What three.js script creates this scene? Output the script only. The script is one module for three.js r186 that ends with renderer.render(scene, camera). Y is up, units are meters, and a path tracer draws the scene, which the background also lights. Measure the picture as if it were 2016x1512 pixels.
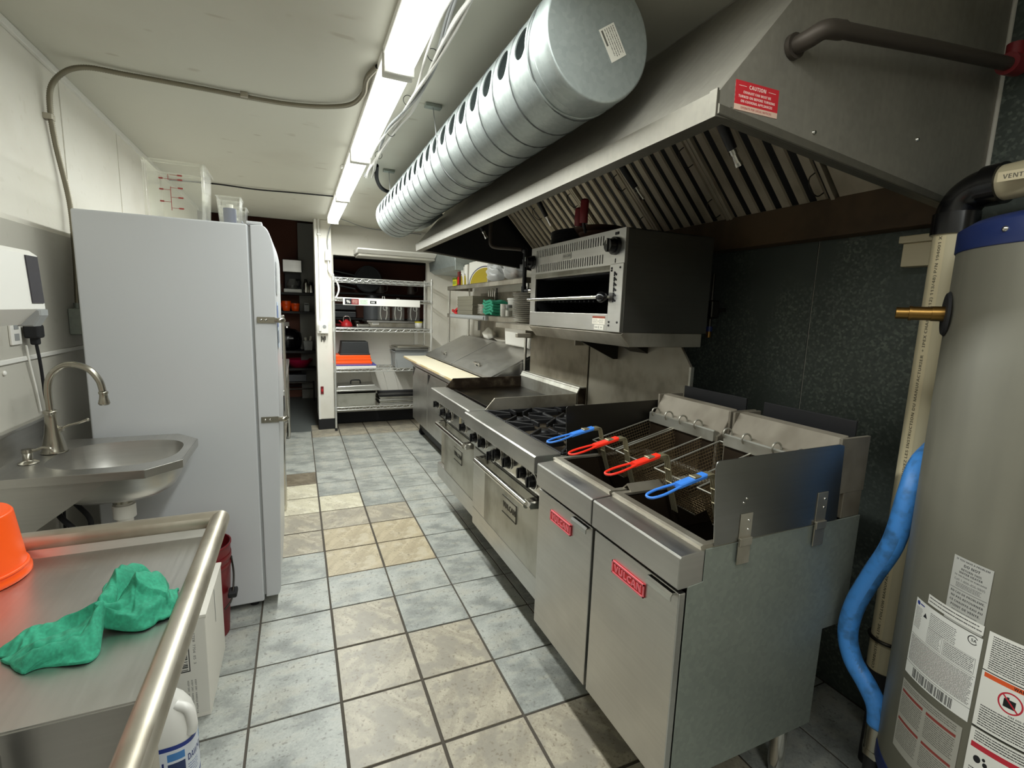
import * as THREE from 'three';
import { RoundedBoxGeometry } from 'three/addons/geometries/RoundedBoxGeometry.js';
import { TextGeometry } from 'three/addons/geometries/TextGeometry.js';
import { FontLoader } from 'three/addons/loaders/FontLoader.js';
import { mergeGeometries, toCreasedNormals } from 'three/addons/utils/BufferGeometryUtils.js';
import { RectAreaLightUniformsLib } from 'three/addons/lights/RectAreaLightUniformsLib.js';
import { Brush, Evaluator, SUBTRACTION } from 'three-bvh-csg';

// ---------------------------------------------------------------- camera, light, exposure
const scene = new THREE.Scene();
const camera = new THREE.PerspectiveCamera(76.9, 2016 / 1512, 0.05, 60);
camera.position.set(0, 1.5, 0);
camera.rotation.order = 'YXZ';
camera.rotation.set(-8.48 * Math.PI / 180, -23.95 * Math.PI / 180, 1.91 * Math.PI / 180);
scene.add(camera);
scene.background = new THREE.Color(0x000000);
const renderer = new THREE.WebGLRenderer({ antialias: true });
renderer.toneMapping = THREE.LinearToneMapping;
renderer.toneMappingExposure = 0.9;
renderer.shadowMap.enabled = true;
RectAreaLightUniformsLib.init();
const TUBE_NITS = 60, TUBE_GLOW = 3.0, LIGHT_COLOR = 0xf7fbf6;
const font = await new FontLoader().loadAsync('fonts/droid/droid_sans_bold.typeface.json');

// ---------------------------------------------------------------- helpers
let seed = 7;
function rnd() { seed = (seed * 16807) % 2147483647; return (seed - 1) / 2147483646; }
const rr = (a, b) => a + (b - a) * rnd();
const ORD = ['lowest', 'second', 'third', 'fourth', 'fifth', 'sixth', 'seventh', 'eighth', 'ninth', 'tenth', 'eleventh', 'twelfth', 'thirteenth', 'fourteenth', 'fifteenth'];
const V = (x, y, z) => new THREE.Vector3(x, y, z);
const taken = new Map(), bases = new WeakMap();
function numbered(n) { const k = taken.get(n) || 0; taken.set(n, k + 1); return k ? n + '_' + String(k).padStart(3, '0') : n; }
function clean(g) { g = g.index ? g.toNonIndexed() : g; for (const k of Object.keys(g.attributes)) if (!['position', 'normal', 'uv'].includes(k)) g.deleteAttribute(k); g.morphAttributes = {}; if (!g.attributes.normal) g.computeVertexNormals(); if (!g.attributes.uv) g.setAttribute('uv', new THREE.BufferAttribute(new Float32Array(g.attributes.position.count * 2), 2)); return g; }
function boxUV(g) {   // uv in metres, from the face each triangle looks at
  const p = g.attributes.position, n = g.attributes.normal, uv = new Float32Array(p.count * 2);
  for (let i = 0; i < p.count; i += 3) {
    let nx = 0, ny = 0, nz = 0;
    for (let k = 0; k < 3; k++) { nx += n.getX(i + k); ny += n.getY(i + k); nz += n.getZ(i + k); }
    nx = Math.abs(nx); ny = Math.abs(ny); nz = Math.abs(nz);
    for (let k = 0; k < 3; k++) {
      const j = i + k, x = p.getX(j), y = p.getY(j), z = p.getZ(j);
      if (nx >= ny && nx >= nz) { uv[2 * j] = z; uv[2 * j + 1] = y; } else if (ny >= nz) { uv[2 * j] = z; uv[2 * j + 1] = x; } else { uv[2 * j] = x; uv[2 * j + 1] = y; }
    }
  }
  g.setAttribute('uv', new THREE.BufferAttribute(uv, 2)); return g;
}
function merged(list) { const a = (Array.isArray(list) ? list : [list]).map(clean); return a.length === 1 ? a[0] : mergeGeometries(a); }
function obj(name, geos, mat, parent = scene, keepUV = false) {
  let g = merged(geos); if (!keepUV) g = boxUV(g);
  const b = bases.get(parent); if (b) g.translate(-b[0], -b[1], -b[2]);
  const m = new THREE.Mesh(g, mat); m.castShadow = m.receiveShadow = true;
  m.name = parent === scene ? numbered(name) : name; parent.add(m); if (b) bases.set(m, b); return m;
}
function tag(o, label, category, group, kind) { o.userData.label = label; if (category) o.userData.category = category; if (group) o.userData.group = group; if (kind) o.userData.kind = kind; return o; }
function thing(name, label, category, base = [0, 0, 0], group) {   // parts are given in world metres, kept relative to the base
  const o = new THREE.Group(); o.name = numbered(name); o.position.set(...base); scene.add(o); bases.set(o, base); tag(o, label, category, group); return o;
}
function copyOf(o, pos, rotY, label) { const c = o.clone(); c.name = numbered(o.name.replace(/_\d{3}$/, '')); c.userData = { ...o.userData, label }; scene.add(c); c.position.set(...pos); c.rotation.y = rotY; return c; }
function struct(name, geos, mat, parent = scene, label) { const m = obj(name, geos, mat, parent); if (parent === scene) { m.userData.kind = 'structure'; if (label) m.userData.label = label; } return m; }
const bx = (x0, x1, y0, y1, z0, z1, b = 0.003) => {
  const w = Math.abs(x1 - x0), h = Math.abs(y1 - y0), d = Math.abs(z1 - z0), r = Math.min(b, w / 2.2, h / 2.2, d / 2.2);
  const g = r > 0.0004 ? new RoundedBoxGeometry(w, h, d, 1, r) : new THREE.BoxGeometry(w, h, d);
  g.translate((x0 + x1) / 2, (y0 + y1) / 2, (z0 + z1) / 2); return g;
};
const cyl = (p, q, r0, r1 = r0, seg = 20, open = false) => {
  const a = V(...p), b = V(...q), d = b.clone().sub(a), g = new THREE.CylinderGeometry(r1, r0, d.length(), seg, 1, open);
  g.applyQuaternion(new THREE.Quaternion().setFromUnitVectors(V(0, 1, 0), d.clone().normalize())); g.translate((a.x + b.x) / 2, (a.y + b.y) / 2, (a.z + b.z) / 2); return g;
};
const tube = (pts, r, seg = 40, rad = 8, closed = false, tension = 0.5) => new THREE.TubeGeometry(new THREE.CatmullRomCurve3(pts.map((p) => V(...p)), closed, 'catmullrom', tension), seg, r, rad, closed);
const poly = (pts, r, rad = 6) => { const a = []; for (let i = 0; i < pts.length - 1; i++) { a.push(cyl(pts[i], pts[i + 1], r, r, rad)); if (i) { const s = new THREE.SphereGeometry(r, rad, 4); s.translate(...pts[i]); a.push(s); } } return a; };
const lathe = (prof, at, seg = 32) => { const g = new THREE.LatheGeometry(prof.map((p) => new THREE.Vector2(p[0], p[1])), seg); g.translate(...at); return g; };
function prism(pts, axis, a, b, bevel = 0) {   // pts: axis z -> (x, y); axis x -> (z, y); axis y -> (x, z)
  const s = new THREE.Shape(pts.map((p) => new THREE.Vector2(p[0], p[1]))), d = Math.abs(b - a), lo = Math.min(a, b);
  const g = new THREE.ExtrudeGeometry(s, { depth: d - 2 * bevel, bevelEnabled: bevel > 0, bevelSize: bevel, bevelThickness: bevel, bevelOffset: -bevel, bevelSegments: 1, curveSegments: 8 });
  g.translate(0, 0, bevel + lo);
  const p = g.attributes.position, n = g.attributes.normal;
  if (axis === 'x') for (const t of [p, n]) for (let i = 0; i < t.count; i++) { const x = t.getX(i), y = t.getY(i), z = t.getZ(i); t.setXYZ(i, z, y, x); }
  if (axis === 'y') for (const t of [p, n]) for (let i = 0; i < t.count; i++) { const x = t.getX(i), y = t.getY(i), z = t.getZ(i); t.setXYZ(i, x, z, y); }
  if (axis !== 'z') { const q = clean(g); for (const k of ['position', 'normal', 'uv']) { const t = q.attributes[k], m = t.itemSize; for (let i = 0; i < t.count; i += 3) for (let c = 0; c < m; c++) { const u = t.array[(i + 1) * m + c]; t.array[(i + 1) * m + c] = t.array[(i + 2) * m + c]; t.array[(i + 2) * m + c] = u; } } return q; }
  return g;
}
function shapeGeo(shape, axis, a, b) { const g = new THREE.ExtrudeGeometry(shape, { depth: Math.abs(b - a), bevelEnabled: false, curveSegments: 24 }); g.translate(0, 0, Math.min(a, b)); return g; }
const xf = (g, { at = [0, 0, 0], rx = 0, ry = 0, rz = 0, s = 1 } = {}) => { const m = new THREE.Matrix4().compose(V(...at), new THREE.Quaternion().setFromEuler(new THREE.Euler(rx, ry, rz, 'YXZ')), Array.isArray(s) ? V(...s) : V(s, s, s)); const list = Array.isArray(g) ? g : [g]; return list.map((q) => q.applyMatrix4(m)); };
const rectRing = (x0, x1, z0, z1, y0, y1, t) => [bx(x0, x1, y0, y1, z0, z0 + t, 0), bx(x0, x1, y0, y1, z1 - t, z1, 0), bx(x0, x0 + t, y0, y1, z0 + t, z1 - t, 0), bx(x1 - t, x1, y0, y1, z0 + t, z1 - t, 0)];

// ---------------------------------------------------------------- textures
const H = new Uint8Array(4096); { let s = 99; for (let i = 0; i < 4096; i++) { s = (s * 16807) % 2147483647; H[i] = s & 255; } }
const hash = (x, y, k) => H[(H[(H[(x & 4095)] * 16 + (y & 4095) * 7 + k * 131) & 4095] * 13 + x * 57 + y * 113 + k * 17) & 4095] / 255;
function vnoise(x, y, per, k) { const xi = Math.floor(x), yi = Math.floor(y); let fx = x - xi, fy = y - yi; fx = fx * fx * (3 - 2 * fx); fy = fy * fy * (3 - 2 * fy); const w = (a, p) => ((a % p) + p) % p, px = per[0], py = per[1]; const a = hash(w(xi, px), w(yi, py), k), b = hash(w(xi + 1, px), w(yi, py), k), c = hash(w(xi, px), w(yi + 1, py), k), d = hash(w(xi + 1, px), w(yi + 1, py), k); return a + (b - a) * fx + (c - a) * fy + (a - b - c + d) * fx * fy; }
function fbm(u, v, fx, fy, oct, k) { let s = 0, a = 0.5, t = 0; for (let o = 0; o < oct; o++) { s += a * vnoise(u * fx, v * fy, [fx, fy], k + o); t += a; a *= 0.5; fx *= 2; fy *= 2; } return s / t; }
function dataTex(n, fn, size, color = true) {
  const d = new Uint8Array(n * n * 4);
  for (let j = 0; j < n; j++) for (let i = 0; i < n; i++) { const c = fn(i / n, j / n); const o = (j * n + i) * 4; d[o] = Math.max(0, Math.min(255, c[0])); d[o + 1] = Math.max(0, Math.min(255, c[1])); d[o + 2] = Math.max(0, Math.min(255, c[2])); d[o + 3] = 255; }
  const t = new THREE.DataTexture(d, n, n, THREE.RGBAFormat); t.wrapS = t.wrapT = THREE.RepeatWrapping; t.magFilter = THREE.LinearFilter; t.minFilter = THREE.LinearFilter; if (color) t.colorSpace = THREE.SRGBColorSpace; t.repeat.set(1 / size, 1 / size); t.needsUpdate = true; return t;
}
const grey = (g) => [g, g, g];
const mixc = (a, b, t) => [a[0] + (b[0] - a[0]) * t, a[1] + (b[1] - a[1]) * t, a[2] + (b[2] - a[2]) * t];
const sstep = (a, b, x) => { const t = Math.max(0, Math.min(1, (x - a) / (b - a))); return t * t * (3 - 2 * t); };
function canvasTex(w, h, draw) { const c = document.createElement('canvas'); c.width = w; c.height = h; const g = c.getContext('2d'); draw(g, w, h); const t = new THREE.CanvasTexture(c); t.colorSpace = THREE.SRGBColorSpace; t.anisotropy = 4; return t; }
const std = (o) => new THREE.MeshStandardMaterial(o), phys = (o) => new THREE.MeshPhysicalMaterial(o);

// brushed lines run along u; smears are broad; both are surface finish
const tBrush = dataTex(512, (u, v) => grey(150 + 26 * (fbm(u, v, 4, 256, 2, 3) - 0.5) + 40 * (fbm(u, v, 5, 5, 4, 9) - 0.5)), 0.6, false);
const tBrushV = dataTex(512, (u, v) => grey(150 + 26 * (fbm(u, v, 256, 4, 2, 3) - 0.5) + 40 * (fbm(u, v, 5, 5, 4, 9) - 0.5)), 0.6, false);
const tSteel = dataTex(512, (u, v) => { const m = fbm(u, v, 4, 4, 5, 21), l = fbm(u, v, 3, 128, 2, 4); return grey(202 + 26 * (m - 0.5) + 7 * (l - 0.5)); }, 0.8);
const tStain = dataTex(512, (u, v) => { const m = fbm(u, v, 4, 4, 5, 31), d = fbm(u, v, 20, 14, 3, 12), s = sstep(0.38, 0.75, m * 0.8 + d * 0.22); return mixc([204, 201, 193], [152, 146, 134], s * 0.75 + 0.12 * d); }, 0.9);
const tGrime = dataTex(512, (u, v) => { const m = fbm(u, v, 5, 5, 5, 41), d = fbm(u, v, 40, 40, 2, 14); return mixc([120, 114, 104], [42, 32, 22], sstep(0.35, 0.68, m) * 0.9 + 0.1 * d); }, 0.5);
function voronoi(u, v, n, k) { let b1 = 9, b2 = 9, id = 0; const X = u * n, Y = v * n, xi = Math.floor(X), yi = Math.floor(Y); for (let dy = -1; dy <= 1; dy++) for (let dx = -1; dx <= 1; dx++) { const cx = xi + dx, cy = yi + dy, wx = (cx + n) % n, wy = (cy + n) % n; const px = cx + hash(wx, wy, k), py = cy + hash(wx, wy, k + 5), d = (px - X) ** 2 + (py - Y) ** 2; if (d < b1) { b2 = b1; b1 = d; id = hash(wx, wy, k + 9); } else if (d < b2) b2 = d; } return [id, Math.sqrt(b2) - Math.sqrt(b1)]; }
const tGalv = dataTex(512, (u, v) => { const [id] = voronoi(u, v, 34, 2), m = fbm(u, v, 6, 6, 4, 51); return mixc([176, 182, 182], [198, 203, 202], id * 0.5 + m * 0.5); }, 0.4);
const tGalvDark = dataTex(512, (u, v) => { const [id] = voronoi(u, v, 110, 2), m = fbm(u, v, 4, 4, 4, 55), s = fbm(u, v, 5, 2, 3, 58); const k = id * id * id * sstep(0.35, 0.7, s); return mixc([88, 94, 91], [160, 166, 158], 0.25 * m + 0.6 * k); }, 0.9);
const tHood = dataTex(512, (u, v) => { const m = fbm(u, v, 3, 3, 5, 61), l = fbm(u, v, 96, 3, 3, 8), d = fbm(u, v, 64, 64, 2, 2); return mixc([130, 129, 125], [178, 176, 170], 0.62 * m + 0.16 * l + 0.22 * d); }, 0.9);
const tWall = dataTex(512, (u, v) => { const m = fbm(u, v, 3, 3, 5, 71), s = fbm(u, v, 48, 48, 2, 7); return mixc([232, 228, 218], [214, 208, 194], sstep(0.45, 0.8, m) * 0.6 + sstep(0.78, 0.86, s) * 0.25); }, 1.6);
const tStucco = dataTex(256, (u, v) => grey(128 + 90 * (fbm(u, v, 24, 24, 4, 5) - 0.5)), 0.35, false);
const tCeil = dataTex(512, (u, v) => { const m = fbm(u, v, 3, 3, 5, 81), s = fbm(u, v, 26, 10, 3, 17); return mixc([206, 204, 191], [168, 160, 142], sstep(0.55, 0.9, m) * 0.2 + sstep(0.8, 0.88, s) * 0.4); }, 1.9);
const slate = (k) => dataTex(256, (u, v) => { const m = fbm(u, v, 3, 3, 5, k), s = fbm(u, v, 30, 30, 3, k + 3), d = fbm(u, v, 9, 4, 4, k + 6); const f = fbm(u, v, 64, 64, 2, k + 11); let c = mixc([129, 132, 128], [174, 176, 170], sstep(0.28, 0.72, m * 0.7 + 0.35 * d) * 0.85 + 0.5 * (f - 0.45)); c = mixc(c, [170, 163, 146], sstep(0.5, 0.8, d) * 0.3); return mixc(c, [98, 97, 90], sstep(0.66, 0.84, s) * 0.5); }, 0.3135);
const sand = (k, a, b, c2) => dataTex(256, (u, v) => { const w = fbm(u, v, 4, 4, 3, k + 4) * 0.9, st = fbm((u * 0.5 + v * 0.5 + w * 0.15) % 1, (v - u * 0.7 + w * 0.2 + 2) % 1, 3, 10, 5, k), s = fbm(u, v, 36, 36, 2, k + 8), f = fbm(u, v, 80, 80, 2, k + 15); let c = mixc(a, b, 1.05 * sstep(0.2, 0.8, st) - 0.02 + 0.9 * (f - 0.5)); c = mixc(c, c2, sstep(0.5, 0.7, fbm(u, v, 5, 5, 4, k + 2)) * 0.8); return mixc(c, [112, 102, 86], sstep(0.68, 0.86, s) * 0.5); }, 0.3135);
const tileMats = {
  G: [101, 113, 127, 139].map((k) => std({ map: slate(k), roughness: 0.42 })),
  B: [201, 217].map((k) => std({ map: sand(k, [154, 146, 130], [178, 170, 152], [146, 140, 128]), roughness: 0.4 })),
  Y: [231, 247].map((k) => std({ map: sand(k, [184, 171, 144], [164, 151, 126], [190, 180, 158]), roughness: 0.4 })),
  C: [261].map((k) => std({ map: sand(k, [208, 202, 182], [194, 187, 164], [182, 175, 156]), roughness: 0.45 })),
  D: [277].map((k) => std({ map: sand(k, [118, 108, 92], [98, 88, 72], [132, 122, 104]), roughness: 0.45 })),
};
// ---------------------------------------------------------------- materials
const M = {
  steel: std({ color: 0xfffdf8, metalness: 1, roughness: 0.62, roughnessMap: tBrush, map: tSteel }),
  steelV: std({ color: 0xfffdf8, metalness: 1, roughness: 0.62, roughnessMap: tBrushV, map: tSteel }),
  steelDull: std({ color: 0xf2efe8, metalness: 0.85, roughness: 0.46, map: tStain }),
  steelStain: std({ color: 0xeef0ee, metalness: 0.8, roughness: 0.44, map: tStain }),
  chrome: std({ color: 0xd0cec8, metalness: 1, roughness: 0.18 }),
  nickel: std({ color: 0xaaa69a, metalness: 1, roughness: 0.26 }),
  galv: std({ color: 0xe6eae9, metalness: 0.6, roughness: 0.45, map: tGalv }),
  galvDark: std({ color: 0xd0d4d0, metalness: 0.45, roughness: 0.55, map: tGalvDark }),
  galvSide: std({ color: 0xcccfc5, metalness: 0.6, roughness: 0.5, map: tGalv }),
  hoodLip: std({ color: 0xc4c0b6, metalness: 0.7, roughness: 0.45, map: tHood }), hood: std({ color: 0xfaf6ee, metalness: 0.6, roughness: 0.5, map: tHood }),
  grime: std({ color: 0xe0d8c8, metalness: 0.5, roughness: 0.5, map: tGrime }),
  filter: std({ color: 0xfff6e4, metalness: 0.4, roughness: 0.45, map: tStain }),
  black: std({ color: 0x101012, roughness: 0.5 }), blackGloss: std({ color: 0x0b0b0d, roughness: 0.22 }), rubber: std({ color: 0x17171a, roughness: 0.75 }),
  iron: std({ color: 0x2a2a2c, metalness: 0.5, roughness: 0.45 }), pipe: std({ color: 0x4a433c, metalness: 0.5, roughness: 0.55 }), darkSteel: std({ color: 0x55524c, metalness: 0.9, roughness: 0.4, map: tSteel }),
  wood: std({ color: 0x6a553c, roughness: 0.7, map: tStain }),
  wall: std({ map: tWall, roughness: 0.7, bumpMap: tStucco, bumpScale: 0.0012 }), wallSmooth: std({ map: tWall, roughness: 0.5 }), wallGrey: std({ color: 0xd4d4d2, roughness: 0.45, map: tWall }),
  ceil: std({ map: tCeil, roughness: 0.7 }), grout: std({ color: 0x4c463e, roughness: 0.9 }),
  white: std({ color: 0xe8e6e0, roughness: 0.4 }), plasticWhite: std({ color: 0xeceae4, roughness: 0.35 }), enamel: std({ color: 0xc8cacd, roughness: 0.3 }), porcelain: std({ color: 0xe4e0d6, roughness: 0.2 }),
  board: std({ color: 0xe4e0d6, roughness: 0.5, map: dataTex(256, (u, v) => mixc([246, 240, 222], [216, 190, 132], sstep(0.52, 0.75, fbm(u, v, 3, 3, 4, 91)) * 0.7), 0.9) }),
  orange: std({ color: 0xff5a10, roughness: 0.38 }), red: std({ color: 0xc22026, roughness: 0.4 }), redDark: std({ color: 0x74161c, roughness: 0.45 }), redHandle: std({ color: 0xf0301c, roughness: 0.35 }), blue: std({ color: 0x3f82e0, roughness: 0.35 }),
  hose: std({ color: 0xffffff, roughness: 0.45, map: dataTex(256, (u, v) => mixc([66, 136, 212], [44, 78, 112], sstep(0.4, 0.75, 0.6 * fbm(u, v, 4, 4, 3, 77) + 0.4 * fbm(u, v, 40, 40, 3, 79)) * 0.75), 0.6) }),
  navy: std({ color: 0x1c2a58, roughness: 0.4 }), cream: std({ color: 0xcabf9f, roughness: 0.45 }), brass: std({ color: 0x8a6a3a, metalness: 1, roughness: 0.36 }),
  heater: std({ color: 0x8e8b7c, roughness: 0.45, metalness: 0.2, map: dataTex(256, (u, v) => grey(206 + 22 * (fbm(u, v, 24, 2, 3, 66) - 0.5) + 20 * (fbm(u, v, 4, 4, 4, 68) - 0.5)), 0.8) }),
  green: std({ color: 0x38aa86, roughness: 0.9, map: dataTex(256, (u, v) => grey(216 + 50 * (fbm(u, v, 64, 64, 2, 4) - 0.5) + 40 * (fbm(u, v, 5, 5, 3, 6) - 0.5)), 0.25) }),
  zinc: std({ color: 0xdcdcd8, metalness: 0.6, roughness: 0.25 }), tank: std({ color: 0x2c231a, metalness: 0.3, roughness: 0.4 }), seam: std({ color: 0x6c7070, metalness: 0.7, roughness: 0.5 }), guard: std({ color: 0xb8b8b4, metalness: 1, roughness: 0.36, map: tSteel }), flue: std({ color: 0x9e988e, metalness: 0.35, roughness: 0.65, map: tStain }),
  clear: phys({ color: 0xfbfbf8, roughness: 0.12, transmission: 0.92, thickness: 0, ior: 1.45 }), glass: phys({ color: 0xffffff, roughness: 0.03, transmission: 1, thickness: 0, ior: 1.5 }), bag: phys({ color: 0xeef0f2, roughness: 0.35, transmission: 0.45, thickness: 0 }),
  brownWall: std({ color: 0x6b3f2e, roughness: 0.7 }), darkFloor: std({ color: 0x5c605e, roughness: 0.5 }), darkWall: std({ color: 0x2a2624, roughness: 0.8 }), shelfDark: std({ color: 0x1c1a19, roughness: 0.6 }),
  card: std({ color: 0xe6e2d8, roughness: 0.8 }), magenta: std({ color: 0xb81e48, roughness: 0.35 }), yellow: std({ color: 0xd2c21c, roughness: 0.5 }), lampWhite: std({ color: 0xf2f0ea, roughness: 0.5 }),
  tube: new THREE.MeshStandardMaterial({ color: 0xffffff, roughness: 0.5, emissive: LIGHT_COLOR, emissiveIntensity: TUBE_GLOW }), oil: std({ color: 0x0c0805, roughness: 0.18 }),
  greyPlastic: std({ color: 0x55575a, roughness: 0.5 }), lidGrey: std({ color: 0x9a9c9c, roughness: 0.4 }),
};
// lettered plate: a thin board with the print on its faces; turn about y, then placed
function plate(name, w, h, t, tex, at, ry, parent, rx = 0, rz = 0, opt = {}) { const g = xf(new THREE.BoxGeometry(w, h, t), { at, rx, ry, rz })[0]; return obj(name, g, std({ map: tex, roughness: 0.4, ...opt }), parent, true); }
function lines(g, x0, y0, w, n, step, size, color, jitter) { g.fillStyle = color; let s = 5; for (let i = 0; i < n; i++) { let x = x0; while (x < x0 + w) { s = (s * 16807 + 11) % 65537; const l = 2 + s % jitter; if (x + l > x0 + w) break; g.fillRect(x, y0 + i * step, l, size); x += l + 2 + s % 3; } } }

// ================================================================ the room
const XL = -0.94, XR = 2.0, YC = 2.48, ZB = -6.5, ZF = 2.98, P = 0.3135;
const floor = struct('floor', [bx(XL - 0.3, XR + 0.2, -0.12, -0.004, -6.5, ZF + 0.2, 0)], M.grout, scene, 'tiled kitchen floor of slate grey and sand beige squares');
{
  const special = { '0,-4': 'B', '0,-3': 'B', '0,-2': 'B', '0,-1': 'B', '0,1': 'Y', '0,2': 'Y', '0,3': 'B', '0,4': 'C', '1,-5': 'B', '1,-4': 'B', '1,-3': 'B', '1,-2': 'B', '1,1': 'Y', '1,2': 'Y', '1,3': 'B', '2,-4': 'B', '2,-5': 'B', '3,-4': 'B', '3,-3': 'G', '3,-5': 'B', '4,-3': 'D', '4,-4': 'B', '-1,2': 'B', '-1,3': 'B', '-1,4': 'C', '-1,5': 'C', '-1,6': 'D' };
  const proto = {}; let n = 0;
  for (let c = -4; c < 6; c++) for (let r = -17; r < 14; r++) {
    let x0 = 0.1095 + c * P, x1 = x0 + P; const z0 = -2.3835 - r * P, z1 = z0 - P;
    if (r > 12 || (r > 11 && c < 0)) continue;
    if (x1 < XL || x0 > XR || z1 > ZF) continue;
    x0 = Math.max(x0, XL); x1 = Math.min(x1, XR);
    const row = r, kind = row >= 11 && c >= 0 ? 'B' : special[c + ',' + row] || 'G', gap = kind === 'G' ? 0.004 : 0.0058, w = x1 - x0 - 2 * gap, d = z0 - z1 - 2 * gap; if (w < 0.03) continue;
    const key = w.toFixed(4); if (!proto[key]) { const g = clean(new RoundedBoxGeometry(w, 0.012, d, 1, 0.0018)); proto[key] = g; const variants = []; for (let k = 0; k < 4; k++) { const q = g.clone(); q.rotateY(k % 2 && w > 0.3 ? Math.PI / 2 : 0); boxUV(q); q.translate(0, 0, 0); variants.push(q); const uv = q.attributes.uv; for (let i = 0; i < uv.count; i++) uv.setXY(i, (k > 1 ? -1 : 1) * uv.getX(i) + 0.157, uv.getY(i) + 0.157); } proto[key].variants = variants; }
    const mats = tileMats[kind]; n = (n * 7 + c * 13 + r * 29 + 400) % 97;
    const m = new THREE.Mesh(proto[key].variants[n % 4], mats[(n >> 1) % mats.length]); m.name = 'tile'; m.position.set((x0 + x1) / 2, -0.006 + ((n * 5) % 7) * 0.0002, (z0 + z1) / 2); m.castShadow = m.receiveShadow = true; floor.add(m);
  }
}
// left wall: painted board above, smooth grey board below, with a cover strip
struct('wall_left', [bx(XL - 0.1, XL, -0.1, YC + 0.1, -6.2, ZF + 0.1, 0)], M.wall, scene, 'white textured wall on the left side');
{
  const w = scene.getObjectByName('wall_left');
  obj('wall_panel', bx(XL, XL + 0.004, 0, YC, -6.2, -3.69, 0.001), M.wallSmooth, w);
  obj('wall_panel', bx(XL, XL + 0.004, 1.79, YC, -3.675, -2.93, 0.001), M.wallSmooth, w);
  obj('lower_board', bx(XL, XL + 0.012, 1.28, 1.765, -3.4, 0.4, 0.002), M.wallGrey, w);
  obj('lower_board', bx(XL, XL + 0.012, 0, 1.262, -3.4, 0.4, 0.002), M.wallGrey, w);
  obj('cover_strip', bx(XL, XL + 0.02, 1.262, 1.28, -3.4, 0.4, 0.004), M.white, w);
}
struct('trim_1', [bx(XL, XL + 0.018, YC - 0.03, YC, -6.2, ZF, 0.004)], M.white, scene, 'thin white strip where left wall meets ceiling');
struct('ceiling', [bx(XL - 0.1, XR + 0.1, YC, YC + 0.1, -6.45, ZF + 0.1, 0)], M.ceil, scene, 'off-white painted ceiling with small stains');
struct('wall_right', [bx(XR, XR + 0.1, -0.1, YC + 0.1, -6.6, ZF + 0.1, 0)], M.wallSmooth, scene, 'wall on the right side behind the cooking line');
{
  const w = scene.getObjectByName('wall_right');
  for (const [a, b] of [[-0.2, -1.39], [-1.395, -2.61], [-2.615, -3.83]]) obj('galvanized_sheet', bx(XR - 0.006, XR, 0, 1.96, a, b, 0.001), M.galvDark, w);
  obj('galvanized_sheet', bx(XR - 0.006, XR, 1.962, 2.476, -0.868, 0.1, 0.001), M.galvDark, w);
}
struct('wall_front', [bx(XL - 0.1, XR + 0.1, -0.1, YC + 0.1, ZF, ZF + 0.1, 0)], M.wallSmooth, scene, 'wall behind the viewer');
// back wall with a pass-through, a pillar at its free end
const OX0 = 0.42, OX1 = 1.6, OY0 = 1.235, OY1 = 2.125;
struct('wall_back', [bx(0.385, XR, -0.1, OY0, ZB - 0.1, ZB, 0), bx(0.385, XR, OY1, YC + 0.05, ZB - 0.1, ZB, 0), bx(0.385, OX0, OY0, OY1, ZB - 0.1, ZB, 0), bx(OX1, XR, OY0, OY1, ZB - 0.1, ZB, 0)], M.wallSmooth, scene, 'white back wall with a dark pass-through opening');
struct('wall_back_pillar', [bx(0.2, 0.385, 0.13, YC, -6.6, -6.2, 0.006)], M.wallSmooth, scene, 'white wall end beside the dark doorway');
struct('baseboard_pillar', [bx(0.197, 0.388, 0, 0.13, -6.6, -6.195, 0.004)], M.rubber, scene, 'black rubber base at foot of the wall end');
struct('baseboard_back', [bx(0.385, 1.9, 0, 0.14, ZB, ZB + 0.012, 0.003)], M.rubber, scene, 'black rubber base along the back wall');
struct('trim_2', [bx(0.385, 1.62, OY0 - 0.02, OY0, ZB - 0.35, ZB + 0.02, 0.003)], M.steel, scene, 'steel sill of the pass-through opening');
struct('trim_3', [bx(0.2, 0.225, 0.13, YC, -6.215, -6.19, 0.003)], M.white, scene, 'raised white corner strip on the wall end');
{
  const t = thing('duct_casing', 'flat white metal casing projecting above the pass-through opening', 'casing', [1.09, 2.125, -6.3]);
  obj('casing_body', prism([[-6.02, 2.165], [-6.025, 2.18], [-6.5, 2.2], [-6.5, 2.135], [-6.1, 2.13]], 'x', 0.66, 1.6, 0.004), M.white, t);
  obj('underside_plate', bx(0.68, 1.6, 2.1, 2.128, -6.48, -6.12, 0.003), M.wallGrey, t);
}
// dark room beyond
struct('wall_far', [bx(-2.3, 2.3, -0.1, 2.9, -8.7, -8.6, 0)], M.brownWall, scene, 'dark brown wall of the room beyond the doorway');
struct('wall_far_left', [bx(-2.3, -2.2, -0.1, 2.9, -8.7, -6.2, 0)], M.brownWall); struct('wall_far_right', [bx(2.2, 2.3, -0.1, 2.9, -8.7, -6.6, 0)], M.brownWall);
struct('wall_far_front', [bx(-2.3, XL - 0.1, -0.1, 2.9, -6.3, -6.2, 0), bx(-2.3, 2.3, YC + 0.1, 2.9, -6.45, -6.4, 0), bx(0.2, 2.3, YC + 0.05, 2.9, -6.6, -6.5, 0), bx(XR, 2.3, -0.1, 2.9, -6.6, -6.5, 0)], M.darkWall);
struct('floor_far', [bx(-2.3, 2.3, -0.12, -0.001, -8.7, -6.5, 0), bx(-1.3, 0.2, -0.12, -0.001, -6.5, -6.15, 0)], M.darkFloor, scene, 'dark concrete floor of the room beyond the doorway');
struct('ceiling_far', [bx(-2.3, 2.3, 2.8, 2.9, -8.7, -6.4, 0)], M.darkWall, scene, 'black ceiling of the room beyond the doorway');
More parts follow.
